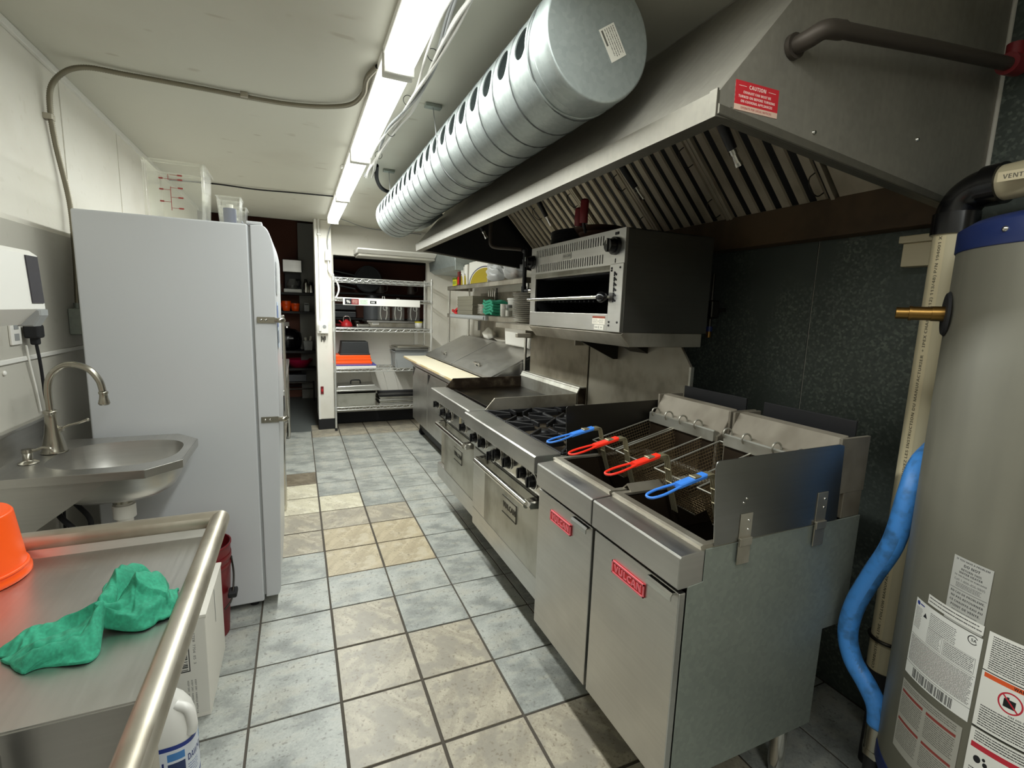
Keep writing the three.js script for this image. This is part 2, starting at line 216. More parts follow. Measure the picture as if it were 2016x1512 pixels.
struct('wall_far_pier', [bx(0.03, 0.25, 0, 2.75, -8.6, -8.42, 0.005)], std({ color: 0x8d8c86, roughness: 0.7 }), scene, 'grey pier on the far brown wall');
for (const [z, w] of [[-7.2, 'nearer'], [-7.9, 'farther']]) { const t = thing('ceiling_panel', 'unlit pale ceiling panel in the dark room, the ' + w + ' one', 'ceiling panel', [-0.02, 2.72, z], 'unlit panels of dark room'); obj('panel', bx(-0.35, 0.25, 2.735, 2.76, z - 0.1, z + 0.1, 0.004), M.lampWhite, t); obj('frame', rectRing(-0.37, 0.27, z - 0.12, z + 0.12, 2.73, 2.8, 0.02), M.darkSteel, t); }

// ================================================================ fluorescent lights along the ceiling
{
  const cx = 0.385, hw = 0.055, len = 1.24, starts = [1.72, 0.46, -0.8, -2.07, -3.335, -4.605];
  const lens = new THREE.Shape(); lens.moveTo(-hw, 2.452); lens.lineTo(-hw, 2.42); lens.quadraticCurveTo(-hw + 0.004, 2.388, 0, 2.388); lens.quadraticCurveTo(hw - 0.004, 2.388, hw, 2.42); lens.lineTo(hw, 2.452); lens.closePath();
  const words = ['fluorescent ceiling light behind the viewer', 'fluorescent ceiling light just overhead of the viewer', 'lit fluorescent ceiling light nearest in view, cut by the top edge', 'lit fluorescent ceiling light second in the row, beside the duct', 'lit fluorescent ceiling light third in the row', 'lit fluorescent ceiling light farthest along, ending near the doorway'];
  starts.forEach((z, i) => {
    const t = thing('fluorescent_light', words[i], 'light', [cx, 2.39, z - len / 2], 'row of fluorescent lights');
    obj('housing', bx(cx - 0.06, cx + 0.06, 2.452, 2.479, z - len, z, 0.004), M.lampWhite, t);
    const g = new THREE.ExtrudeGeometry(lens, { depth: len - 0.03, bevelEnabled: false, curveSegments: 8 }); g.translate(cx, 0, z - len + 0.015); obj('lens', g, M.tube, t);
    for (const e of [z - 0.014, z - len + 0.001]) obj('end_cap', bx(cx - 0.058, cx + 0.058, 2.386, 2.455, e, e + 0.013, 0.003), M.lampWhite, t);
    const l = new THREE.RectAreaLight(LIGHT_COLOR, TUBE_NITS * [0.75, 0.7, 0.75, 0.95, 1.4, 1.6][i], 0.105, len - 0.06); l.position.set(cx, 2.384, z - len / 2); l.rotation.x = -Math.PI / 2; l.name = 'light_source'; scene.add(l);
  });
}
// cables beside the lights
{
  const t = thing('cable_bundle', 'bundle of white and grey cables tied along the lights', 'cables', [0.49, 2.46, -2.2]);
  for (let k = 0; k < 7; k++) { const pts = []; for (let i = 0; i <= 16; i++) { const s = i / 16, z = 0.5 - s * 4.35; pts.push([0.475 + (0.012 * k) % 0.04 + 0.018 * Math.sin(k * 2 + i * 1.3) + 0.012 * Math.sin(i * 0.8), 2.447 + 0.012 * Math.sin(k * 1.7 + i * 0.9) - 0.022 * Math.abs(Math.sin(i * 0.78)), z]); } obj('cable', tube(pts, 0.0055, 80, 6), [M.white, M.lidGrey, M.plasticWhite][k % 3], t); }
  for (let i = 0; i < 7; i++) { const z = -0.6 - i * 0.45; obj('cable_tie', xf(new THREE.TorusGeometry(0.022, 0.0015, 6, 20), { at: [0.495, 2.447, z] }), M.rubber, t); }
}
{ const t = obj('cable', tube([[0.52, 2.45, -3.55], [0.55, 2.41, -3.75], [0.62, 2.395, -3.95], [0.72, 2.4, -4.05], [0.82, 2.46, -4.1]], 0.014, 40, 8), M.rubber); tag(t, 'thick black cable looping behind the far end of duct', 'cable'); }
{ const t = obj('ceiling_cable', tube([[-0.93, 2.465, -4.9], [-0.59, 2.47, -4.87], [-0.3, 2.462, -4.86], [0.0, 2.468, -4.84], [0.32, 2.465, -4.78]], 0.006, 40, 6), M.rubber); tag(t, 'thin black cable across ceiling above the white fridge', 'cable'); }
{ const t = obj('ceiling_wire', tube([[0.47, 2.46, -5.9], [0.8, 2.45, -6.3], [1.2, 2.455, -6.42], [1.5, 2.46, -6.45]], 0.005, 30, 6), M.lidGrey); tag(t, 'thin grey wire along ceiling above the back wall', 'wire'); }
{ const t = obj('ceiling_hook', [cyl([0.35, 2.478, -3.8], [0.35, 2.466, -3.8], 0.045, 0.04, 20)], M.plasticWhite); tag(t, 'small round plate on ceiling beside the lights', 'plate'); }
// armoured flexible conduit: ribbed
{
  const t = thing('flexible_conduit', 'ribbed metal conduit running up left wall and over the ceiling', 'conduit', [-0.92, 1.45, -2.82]);
  const pts = [[-0.91, 1.46, -2.82], [-0.912, 1.7, -2.85], [-0.914, 1.91, -2.855], [-0.922, 2.15, -2.79], [-0.918, 2.26, -2.76], [-0.905, 2.36, -2.755], [-0.86, 2.425, -2.76], [-0.79, 2.452, -2.745], [-0.65, 2.462, -2.765], [-0.366, 2.463, -2.768], [-0.03, 2.463, -2.766], [0.152, 2.463, -2.71], [0.263, 2.463, -2.62], [0.305, 2.463, -2.46], [0.3, 2.463, -2.3], [0.325, 2.463, -2.18]];
  const c = new THREE.CatmullRomCurve3(pts.map((p) => V(...p))), N = 620, fr = c.computeFrenetFrames(N), R = 8, pos = [], idx = [];
  for (let i = 0; i <= N; i++) { const p = c.getPointAt(i / N), r = i % 2 ? 0.0115 : 0.0095; for (let k = 0; k < R; k++) { const a = k / R * Math.PI * 2, d = fr.normals[i].clone().multiplyScalar(Math.cos(a) * r).addScaledVector(fr.binormals[i], Math.sin(a) * r); pos.push(p.x + d.x, p.y + d.y, p.z + d.z); } }
  for (let i = 0; i < N; i++) for (let k = 0; k < R; k++) { const a = i * R + k, b = i * R + (k + 1) % R, e = a + R, f = b + R; idx.push(a, b, e, b, f, e); }
  const g = new THREE.BufferGeometry(); g.setAttribute('position', new THREE.Float32BufferAttribute(pos, 3)); g.setIndex(idx); g.computeVertexNormals();
  obj('conduit_tube', g, std({ color: 0x8a8474, metalness: 0.8, roughness: 0.45 }), t);
  for (const [x, y, z] of [[-0.925, 2.24, -2.762], [-0.2, 2.468, -2.772]]) obj('strap', bx(x - 0.016, x + 0.016, y - 0.012, y + 0.012, z - 0.018, z + 0.018, 0.003), M.steelDull, t);
  const b = thing('junction_box', 'grey metal junction box on left wall beside white fridge', 'junction box', [-0.92, 1.38, -2.82]);
  obj('box_body', bx(-0.927, -0.88, 1.335, 1.45, -2.88, -2.755, 0.004), M.galvSide, b); obj('cover', bx(-0.881, -0.876, 1.33, 1.455, -2.885, -2.75, 0.003), M.galvSide, b); for (const y of [1.37, 1.415]) obj('screw', cyl([-0.877, y, -2.8], [-0.872, y, -2.8], 0.006), M.iron, b); obj('connector', cyl([-0.91, 1.45, -2.82], [-0.91, 1.475, -2.82], 0.015), M.galvSide, b);
}
// things on the wall end
{
  const t = thing('conduit_pipe', 'thin white conduit down the wall end to switch box', 'conduit', [0.255, 1.3, -6.19]); obj('pipe', poly([[0.25, YC, -6.185], [0.25, 1.3, -6.185]], 0.011, 8), M.white, t); obj('clip', bx(0.232, 0.268, 2.3, 2.32, -6.2, -6.168, 0.003), M.white, t);
  const s = thing('switch_box', 'white surface outlet box on the wall end by the doorway', 'outlet', [0.265, 1.24, -6.2]); obj('box_body', bx(0.215, 0.325, 1.18, 1.31, -6.2, -6.15, 0.006), M.plasticWhite, s); obj('cover', bx(0.21, 0.33, 1.175, 1.315, -6.15, -6.144, 0.003), M.plasticWhite, s); obj('socket', cyl([0.285, 1.255, -6.145], [0.285, 1.255, -6.14], 0.02), M.lidGrey, s); obj('plug', bx(0.222, 0.25, 1.2, 1.28, -6.145, -6.115, 0.006), M.white, s);
  const k = thing('key_bunch', 'small dark bunch of keys hanging under the outlet box', 'keys', [0.27, 1.12, -6.18]); obj('ring', xf(new THREE.TorusGeometry(0.02, 0.0025, 6, 16), { at: [0.27, 1.15, -6.185] }), M.nickel, k); for (let i = 0; i < 4; i++) obj('key', bx(0.245 + i * 0.014, 0.256 + i * 0.014, 1.075 + (i % 2) * 0.02, 1.14, -6.195 + i * 0.004, -6.192 + i * 0.004, 0.001), M.darkSteel, k);
  const r = thing('red_switch', 'small dark red switch plate low on the wall end', 'switch', [0.245, 0.49, -6.2]); obj('plate', bx(0.228, 0.262, 0.44, 0.535, -6.2, -6.19, 0.003), M.redDark, r); obj('rocker', bx(0.236, 0.254, 0.47, 0.505, -6.19, -6.184, 0.003), M.red, r);
  const e = thing('sensor_box', 'white box with cable at top of the wall end', 'box', [0.345, 2.08, -6.18]); obj('box_body', bx(0.31, 0.37, 2.02, 2.14, -6.2, -6.14, 0.006), M.plasticWhite, e); obj('cable', tube([[0.345, 2.14, -6.165], [0.34, 2.25, -6.16], [0.36, 2.36, -6.1], [0.39, 2.45, -5.95]], 0.006, 24, 6), M.lidGrey, e);
  const c = obj('power_cord', tube([[0.345, 2.02, -6.165], [0.35, 1.9, -6.16], [0.4, 1.84, -6.15], [0.44, 1.76, -6.12], [0.45, 1.68, -6.11], [0.42, 1.6, -6.12], [0.4, 1.56, -6.14]], 0.01, 40, 8), M.white); tag(c, 'white cord drooping past the top of wire rack', 'cord');
}

// ================================================================ spiral duct with a row of round air holes
{
  const r = 0.168, ax = (z) => 0.79, ay = (z) => 2.262, zN = -1.28, zF = -4.3, t = thing('spiral_duct', 'round galvanized spiral duct with row of air holes', 'duct', [0.78, 2.09, -2.8]);
  const L = zN - zF, shell = new THREE.LatheGeometry([[r, 0], [r, L], [r - 0.004, L], [r - 0.004, 0], [r, 0]].map((p) => new THREE.Vector2(...p)), 96);
  const ev = new Evaluator(); ev.attributes = ['position', 'normal', 'uv']; ev.useGroups = false;
  let b = new Brush(shell); b.updateMatrixWorld();
  const cutters = [];
  for (let i = 0; i < 23; i++) { const s = 0.144 + i * 0.141; if (s > L - 0.08) break; const g = new THREE.CylinderGeometry(0.042, 0.042, 0.16, 24); g.rotateZ(Math.PI / 2); g.translate(r, 0, 0); g.rotateY(-173.5 * Math.PI / 180); g.translate(0, s, 0); cutters.push(g); }
  // lathe: angle phi from +z towards +x; axis y becomes -z; turn so that the cut side faces the lights
  const cut = new Brush(mergeGeometries(cutters.map((g) => clean(g)))); cut.updateMatrixWorld();
  let body = ev.evaluate(b, cut, SUBTRACTION).geometry;
  body = toCreasedNormals(clean(body), 0.6);
  body.rotateX(-Math.PI / 2); // +y -> -z ; +z -> +y
  body.rotateZ(0); body.translate(0.79, 2.262, zN);
  { const p = body.attributes.position; for (let i = 0; i < p.count; i++) p.setX(i, p.getX(i) + ax(p.getZ(i)) - 0.79); }
  obj('duct_tube', body, M.galv, t);
  const hel = [], turns = Math.floor(L / 0.141); for (let i = 0; i <= turns * 28; i++) { const a = i / 28 * Math.PI * 2, s = Math.min(L - 0.01, 0.04 + i / 28 * 0.141); hel.push([ax(zN - s) + Math.cos(a + 1.2) * (r + 0.0005), 2.262 + Math.sin(a + 1.2) * (r + 0.0005), zN - s]); }
  obj('spiral_seam', new THREE.TubeGeometry(new THREE.CatmullRomCurve3(hel.map((p) => V(...p))), turns * 28, 0.0032, 5, false), M.seam, t);
  const g1 = xf(lathe([[0, 0.022], [r - 0.008, 0.022], [r - 0.001, 0.017], [r + 0.002, 0.0], [r + 0.002, -0.05], [r + 0.004, -0.055], [r + 0.002, -0.06], [r - 0.002, -0.062]], [0, 0, 0], 96), { rx: Math.PI / 2 })[0]; g1.translate(0.79, 2.262, zN); obj('end_cap', g1, M.galv, t);
  const g2 = xf(new THREE.TorusGeometry(r + 0.001, 0.004, 8, 96), { at: [0.79, 2.262, zN - 0.1] })[0]; obj('seam_ring', g2, M.galv, t);
  const lab = canvasTex(256, 160, (g, w, h) => { g.fillStyle = '#d8d5ca'; g.fillRect(0, 0, w, h); lines(g, 14, 16, 220, 5, 22, 7, '#5a5850', 20); g.fillStyle = '#5a5850'; g.fillRect(14, 128, 120, 18); });
  plate('sticker', 0.088, 0.056, 0.001, lab, [0.833, 2.257, zN + 0.0228], 0, t, 0, -0.98);
  // transition boot where the duct meets the hood
  const boot = prism([[0.77, 2.1], [0.93, 2.12], [1.02, 2.2], [0.95, 2.3], [0.8, 2.3]], 'z', -4.02, -3.66, 0.01); obj('boot', boot, M.galv, t);
  const endF = xf(lathe([[0, 0.012], [r - 0.01, 0.012], [r + 0.001, 0], [r + 0.001, -0.05]], [0, 0, 0], 64), { rx: -Math.PI / 2 })[0]; endF.translate(ax(zF), 2.262, zF); obj('end_cap', endF, M.galv, t);
  for (const z of [-2.35, -3.6]) { const x = ax(z); const h = thing('hanger_wire', z > -3 ? 'thin hanger wire loop around duct, nearer one' : 'thin hanger wire loop around duct, farther one', 'wire', [x - 0.25, 2.47, z], 'duct hanger wires'); const pts = [[x - 0.16, 2.468, z - 0.12]]; for (let a = 175; a <= 360; a += 15) pts.push([x + Math.cos(a * Math.PI / 180) * (r + 0.004), 2.262 + Math.sin(a * Math.PI / 180) * (r + 0.004), z]); pts.push([x + 0.12, 2.47, z - 0.1]); obj('wire', tube(pts, 0.0022, 90, 5), M.lidGrey, h); obj('ceiling_clip', bx(x - 0.2, x - 0.12, 2.462, 2.479, z - 0.14, z - 0.1, 0.003), M.galvSide, h); }
}
// ================================================================ exhaust hood
const HN = -0.88, HF = -3.88;
{
  const t = thing('exhaust_hood', 'large stainless exhaust hood over the fryers and ranges', 'hood', [1.43, 1.85, -2.38]);
  const bot = (x) => 1.95 - (x - 0.866) * 0.093, endPts = [[0.866, 1.95], [0.868, 1.998], [1.272, 2.477], [1.995, 2.477], [1.995, bot(1.995)]];
  obj('end_panel', prism(endPts, 'z', HN - 0.004, HN, 0.0008), M.hood, t); obj('end_panel', prism(endPts, 'z', HF, HF + 0.004, 0.0008), M.hood, t);
  obj('inner_end', prism([[0.9, 1.96], [1.28, 2.43], [1.98, 2.43], [1.98, bot(1.98) + 0.005]], 'z', HF + 0.005, HF + 0.009), M.black, t); obj('front_panel', prism([[0.868, 1.998], [1.272, 2.477], [1.276, 2.474], [0.874, 1.996]], 'z', HN - 0.004, HF + 0.004), M.hood, t);
  obj('front_lip', [prism([[0.862, 1.945], [0.862, 2.0], [0.87, 2.0], [0.87, 1.953], [0.905, 1.953], [0.905, 1.972], [0.911, 1.972], [0.911, 1.945]], 'z', HN + 0.002, HF - 0.002)], M.hoodLip, t);
  obj('corner_strip', [bx(0.8605, 0.8665, 1.944, 2.004, HN - 0.02, HN + 0.003, 0.001), prism([[0.866, 1.95], [0.866, 1.972], [1.99, bot(1.99) + 0.022], [1.99, bot(1.99)]], 'z', HN - 0.03, HN + 0.006, 0.002)], M.hoodLip, t);
  obj('top_panel', bx(1.27, 1.995, 2.472, 2.478, HF + 0.004, HN - 0.004, 0), M.hood, t); obj('back_panel', bx(1.985, 1.993, 1.85, 2.472, HF + 0.004, HN - 0.004, 0), M.grime, t);
  obj('inner_liner', prism([[1.0, 2.1], [1.28, 2.43], [1.5, 2.43], [1.5, 2.425], [1.283, 2.425], [1.004, 2.097]], 'z', HN - 0.006, HF + 0.006), M.grime, t);
  obj('grease_trough', [bx(1.9, 1.984, 1.83, 1.975, HF + 0.006, HN - 0.006, 0.004)], M.wood, t);
  // filters: frame, slats, wire handles
  const X0 = 1.93, Y0 = 1.965, X1 = 1.56, Y1 = 2.345, ang = Math.atan2(Y1 - Y0, X0 - X1), len = Math.hypot(X0 - X1, Y1 - Y0), W = 0.5;
  const place = (g, z) => xf(g, { at: [(X0 + X1) / 2, (Y0 + Y1) / 2, z], rz: -ang });   // local: x along slope (down to the wall), y out of the face, z along the hood
  const slatG = prism([[-0.0215, 0.0], [-0.018, 0.009], [0.018, 0.009], [0.0215, 0.0], [0.0185, 0.0], [0.016, 0.006], [-0.016, 0.006], [-0.0185, 0.0]], 'x', -len / 2 + 0.02, len / 2 - 0.02);   // z-y profile
  slatG.scale(1, -1, 1); { const q = slatG; for (const k of ['position', 'normal', 'uv']) { const a = q.attributes[k], m = a.itemSize; for (let i = 0; i < a.count; i += 3) for (let c = 0; c < m; c++) { const u = a.array[(i + 1) * m + c]; a.array[(i + 1) * m + c] = a.array[(i + 2) * m + c]; a.array[(i + 2) * m + c] = u; } } }
  for (let f = 0; f < 5; f++) {
    const z = -1.285 - W / 2 - f * (W + 0.004), part = obj('baffle_filter', place([bx(-len / 2, len / 2, -0.02, 0.012, -W / 2, -W / 2 + 0.016, 0.002), bx(-len / 2, len / 2, -0.02, 0.012, W / 2 - 0.016, W / 2, 0.002), bx(-len / 2, -len / 2 + 0.02, -0.02, 0.012, -W / 2, W / 2, 0.002), bx(len / 2 - 0.02, len / 2, -0.02, 0.012, -W / 2, W / 2, 0.002), bx(-len / 2, len / 2, 0.024, 0.028, -W / 2, W / 2, 0)], z), M.filter, t);
    for (let s = 0; s < 6; s++) { const m = obj('slat', place(slatG.clone(), z - W / 2 + 0.058 + s * 0.077), M.filter, part); m.name = 'slat'; }
    obj('backing', place(bx(-len / 2 + 0.02, len / 2 - 0.02, 0.0, 0.024, -W / 2 + 0.016, W / 2 - 0.016, 0), z), M.black, part);
    for (const s of [-0.12, 0.16]) obj('wire_handle', place(tube([[s - 0.045, -0.02, W / 2 - 0.03], [s - 0.04, -0.045, W / 2 - 0.04], [s, -0.055, W / 2 - 0.045], [s + 0.04, -0.045, W / 2 - 0.04], [s + 0.045, -0.02, W / 2 - 0.03]], 0.0025, 24, 5), z), M.darkSteel, part);
  }
  obj('filler_panel', place(bx(-len / 2, len / 2, -0.014, -0.006, -0.19, 0.19, 0.002), -1.08), M.filter, t);
  obj('upper_baffle', prism([[1.5, 2.43], [1.56, 2.345], [1.568, 2.35], [1.51, 2.432]], 'z', HN - 0.006, HF + 0.006), M.grime, t);
  const cau = canvasTex(512, 256, (g, w, h) => { g.fillStyle = '#c42a34'; g.fillRect(0, 0, w, h); g.fillStyle = '#efe0d6'; g.textAlign = 'center'; g.font = 'bold 46px sans-serif'; g.fillText('CAUTION', 256, 58); g.fillRect(36, 40, 90, 4); g.fillRect(386, 40, 90, 4); g.font = 'bold 30px sans-serif'; g.fillText('EXHAUST FAN MUST BE', 256, 104); g.fillText('TURNED ON BEFORE TURNING', 256, 144); g.fillText('ON COOKING APPLIANCES', 256, 184); g.fillStyle = '#d9b9a6'; g.fillRect(0, 206, w, 50); g.fillStyle = '#a03030'; g.font = 'bold 26px sans-serif'; g.fillText('OPERATE PER LOCAL NOTICES', 256, 240); });
  const st = plate('caution_sticker', 0.138, 0.062, 0.0008, cau, [0.985, 2.003, HN + 0.0006], 0, t, 0, 0.02); st.userData.label = 'red caution sticker';
  for (const [x, y] of [[1.19, 1.966], [1.62, 2.02]]) obj('rivet', cyl([x, y, HN], [x, y, HN + 0.005], 0.006, 0.004, 12), M.chrome, t);
  // light fitting under the hood and gas pipe drop at the far end
}
{ const t = thing('suppression_pipe', 'rusty dark pipe fixed across the near end of hood', 'pipe', [1.5, 2.15, -0.82]);
  obj('pipe', [...poly([[1.14, 2.155, -0.81], [1.5, 2.2, -0.81], [1.98, 2.255, -0.81]], 0.017, 12)], M.pipe, t); obj('elbow', [tube([[1.082, 2.135, -0.88], [1.084, 2.137, -0.84], [1.1, 2.148, -0.815], [1.15, 2.156, -0.81]], 0.02, 20, 12), cyl([1.082, 2.135, -0.879], [1.082, 2.135, -0.868], 0.028)], M.pipe, t);
  obj('red_fitting', [cyl([1.86, 2.242, -0.81], [1.92, 2.249, -0.81], 0.028), cyl([1.89, 2.24, -0.81], [1.89, 2.3, -0.81], 0.02)], M.redDark, t); }
{ const nz = (label, p0, p1, d) => { const t = thing('suppression_nozzle', label, 'nozzle', p0, 'fire nozzles inside the hood'); const a = V(...p0), b = V(...p1), m = (s) => { const q = a.clone().lerp(b, s); return [q.x, q.y, q.z]; };
    obj('drop_pipe', cyl(m(0), m(0.66), 0.016, 0.014, 14), M.black, t); obj('nut', cyl(m(0.66), m(0.76), 0.013, 0.013, 6), M.chrome, t); obj('nozzle_body', cyl(m(0.76), m(0.93), 0.009, 0.011, 14), M.chrome, t); obj('nozzle_cap', cyl(m(0.93), m(1), 0.0125, 0.0125, 14), M.chrome, t); };
  nz('chrome fire nozzle nearest to the near end of hood', [1.15, 2.09, -1.16], [1.243, 1.962, -1.15]); nz('chrome fire nozzle above the burner range, second from near end', [1.42, 2.21, -2.02], [1.55, 2.062, -2.0]);
  nz('chrome fire nozzle above stack of dark platters', [1.42, 2.22, -2.9], [1.52, 2.06, -2.88]); nz('chrome fire nozzle nearest the far end of hood', [1.2, 2.16, -3.42], [1.27, 2.02, -3.4]); }
{ const t = thing('gas_pipe', 'dark pipe dropping from far end of hood to the shelf', 'pipe', [1.6, 1.6, -3.5]);
  obj('pipe', tube([[1.375, 2.424, -3.6], [1.375, 2.2, -3.6], [1.376, 2.06, -3.6], [1.38, 2.01, -3.6], [1.41, 1.99, -3.59], [1.5, 1.985, -3.55], [1.6, 1.98, -3.51]], 0.014, 50, 10), M.pipe, t); obj('riser', cyl([1.63, 1.965, -3.5], [1.63, 1.68, -3.5], 0.016), M.iron, t); obj('elbow', xf(new THREE.SphereGeometry(0.024, 12, 8), { at: [1.625, 1.972, -3.5] }), M.iron, t); obj('tee', cyl([1.63, 1.7, -3.5], [1.63, 1.63, -3.5], 0.022), M.iron, t); obj('outlet', cyl([1.63, 1.665, -3.5], [1.66, 1.665, -3.34], 0.015), M.iron, t); obj('valve_body', cyl([1.645, 1.665, -3.42], [1.655, 1.665, -3.36], 0.02), M.chrome, t); obj('strap', bx(1.625, 1.7, 1.64, 1.655, -3.575, -3.5, 0.001), M.iron, t); }
{ const t = thing('supply_duct', 'short galvanized square duct on wall beyond the hood', 'duct', [1.83, 1.95, -5.9]); obj('duct_box', prism([[1.6, 2.2], [1.62, 1.99], [1.68, 1.955], [1.99, 1.95], [1.99, 2.2]], 'z', -6.46, -5.3, 0.01), M.galv, t); obj('flange', bx(1.615, 1.99, 1.94, 2.21, -5.31, -5.285, 0.003), M.galv, t); }

// ================================================================ deep fryers
function badge(parent, x, y, z, w, h, sub) {   // red plate with raised border and letters, facing -x
  const p = obj('brand_plate', [bx(x - 0.004, x, y - h / 2, y + h / 2, z - w / 2, z + w / 2, 0.0015)], M.red, parent); p.userData.label = 'red brand plate';
  const rim = [bx(x - 0.006, x - 0.003, y + h / 2 - 0.004, y + h / 2, z - w / 2, z + w / 2, 0), bx(x - 0.006, x - 0.003, y - h / 2, y - h / 2 + 0.004, z - w / 2, z + w / 2, 0), bx(x - 0.006, x - 0.003, y - h / 2, y + h / 2, z - w / 2, z - w / 2 + 0.004, 0), bx(x - 0.006, x - 0.003, y - h / 2, y + h / 2, z + w / 2 - 0.004, z + w / 2, 0)];
  const tg = new TextGeometry('VULCAN', { font, size: h * 0.52, depth: 0.002, curveSegments: 3, bevelEnabled: false }); tg.computeBoundingBox(); const bb = tg.boundingBox, tw = bb.max.x - bb.min.x; tg.translate(-(bb.max.x + bb.min.x) / 2, -(bb.max.y + bb.min.y) / 2, 0); tg.scale(w * 0.84 / tw, 1, 1); tg.rotateY(-Math.PI / 2); tg.translate(x - 0.004, y, z);
  obj('lettering', [clean(tg), ...rim], std({ color: 0xe0707a, roughness: 0.4 }), p);
}
const fryers = [[-0.852, -1.245, 'deep fryer nearest the viewer with splash guard on its side'], [-1.251, -1.645, 'deep fryer between the burner range and nearest fryer']];
fryers.forEach(([zn, zf, label], i) => {
  const t = thing('deep_fryer', label, 'fryer', [1.22, 0, (zn + zf) / 2], 'pair of deep fryers'), zc = (zn + zf) / 2, side = [[0.885, 0.24], [0.885, 0.825], [0.935, 0.83], [0.935, 0.918], [1.56, 0.92], [1.56, 0.565], [1.452, 0.565], [1.452, 0.24]];
  obj('side_panel', prism(side, 'z', zn - 0.004, zn, 0.001), M.galvSide, t); obj('side_panel', prism(side, 'z', zf, zf + 0.004, 0.001), M.galvSide, t);
  obj('cabinet_back', [bx(1.44, 1.452, 0.24, 0.57, zf + 0.004, zn - 0.004, 0), bx(1.545, 1.557, 0.57, 0.92, zf + 0.004, zn - 0.004, 0), bx(0.9, 1.44, 0.24, 0.25, zf + 0.004, zn - 0.004, 0)], M.galvSide, t);
  const door = obj('door', [bx(0.862, 0.884, 0.235, 0.808, zf + 0.006, zn - 0.004, 0.003)], M.steelV, t);
  const zh = zn - 0.11, hd = prism([[0.862, 0.806], [0.848, 0.808], [0.843, 0.8], [0.843, 0.786], [0.8465, 0.786], [0.8475, 0.799], [0.852, 0.802], [0.862, 0.8]], 'z', zn - 0.014, zh, 0.0008); obj('handle', hd, M.chrome, door);
  badge(door, 0.862, 0.743, zn - 0.205, 0.15, 0.04);
  obj('front_cap', prism([[0.855, 0.822], [0.851, 0.826], [0.851, 0.907], [0.855, 0.912], [0.925, 0.916], [0.933, 0.914], [0.933, 0.83], [0.92, 0.822]], 'z', zf + 0.001, zn - 0.001, 0.002), M.steel, t);
  obj('tank_rim', [prism([[0.922, 0.914], [0.918, 0.928], [0.926, 0.931], [0.952, 0.93], [0.952, 0.914]], 'z', zf + 0.004, zn - 0.003, 0.001), bx(0.95, 1.4, 0.915, 0.929, zn - 0.022, zn - 0.003, 0.002), bx(0.95, 1.4, 0.915, 0.929, zf + 0.003, zf + 0.022, 0.002), bx(1.36, 1.4, 0.915, 0.929, zf + 0.02, zn - 0.02, 0.002)], M.steelDull, t);
  obj('tank', [bx(0.944, 0.95, 0.62, 0.92, zf + 0.022, zn - 0.022, 0), bx(1.38, 1.386, 0.62, 1.06, zf + 0.022, zn - 0.022, 0), bx(0.95, 1.38, 0.62, 0.92, zn - 0.022, zn - 0.018, 0), bx(0.95, 1.38, 0.62, 0.92, zf + 0.018, zf + 0.022, 0), bx(0.95, 1.38, 0.612, 0.62, zf + 0.02, zn - 0.02, 0)], M.tank, t);
  obj('frying_oil', bx(0.951, 1.379, 0.7, 0.775, zf + 0.0225, zn - 0.0225, 0), M.oil, t);
  const fl = obj('flue_riser', [prism([[1.385, 0.93], [1.385, 1.075], [1.405, 1.085], [1.45, 1.166], [1.472, 1.172], [1.472, 0.93]], 'z', zf + 0.012, zn - 0.012, 0.002), bx(1.47, 1.556, 0.92, 1.1, zf + 0.003, zn - 0.003, 0.002), bx(1.43, 1.56, 1.0, 1.168, zn - 0.012, zn - 0.002, 0.001), bx(1.43, 1.56, 1.0, 1.168, zf + 0.002, zf + 0.012, 0.001)], M.flue, t);
  obj('flue_deflector', [bx(1.548, 1.556, 1.06, 1.205, zf + 0.03, zn - 0.04, 0.001), bx(1.475, 1.55, 1.12, 1.126, zf + 0.03, zn - 0.04, 0)], M.iron, fl);
  obj('hanger_bar', [prism([[1.372, 1.056], [1.372, 1.094], [1.378, 1.098], [1.402, 1.09], [1.402, 1.056]], 'z', zf + 0.02, zn - 0.02, 0.002)], M.steelStain, t);
  for (const [x, zz] of [[1.42, zn - 0.07], [1.42, zf + 0.07], [1.08, zn - 0.08], [1.08, zf + 0.08]]) obj('leg', [cyl([x, 0.0, zz], [x, 0.04, zz], 0.019, 0.023), cyl([x, 0.04, zz], [x, 0.245, zz], 0.025, 0.025)], M.chrome, t);
});
// cover strip over the gap between the fryers
{ const t = obj('gap_cover', prism([[-1.225, 0.929], [-1.248, 0.95], [-1.271, 0.929], [-1.265, 0.929], [-1.248, 0.944], [-1.231, 0.929]], 'x', 0.985, 1.36), M.steelDull); tag(t, 'folded steel strip capping the gap between two fryers', 'cover strip'); }
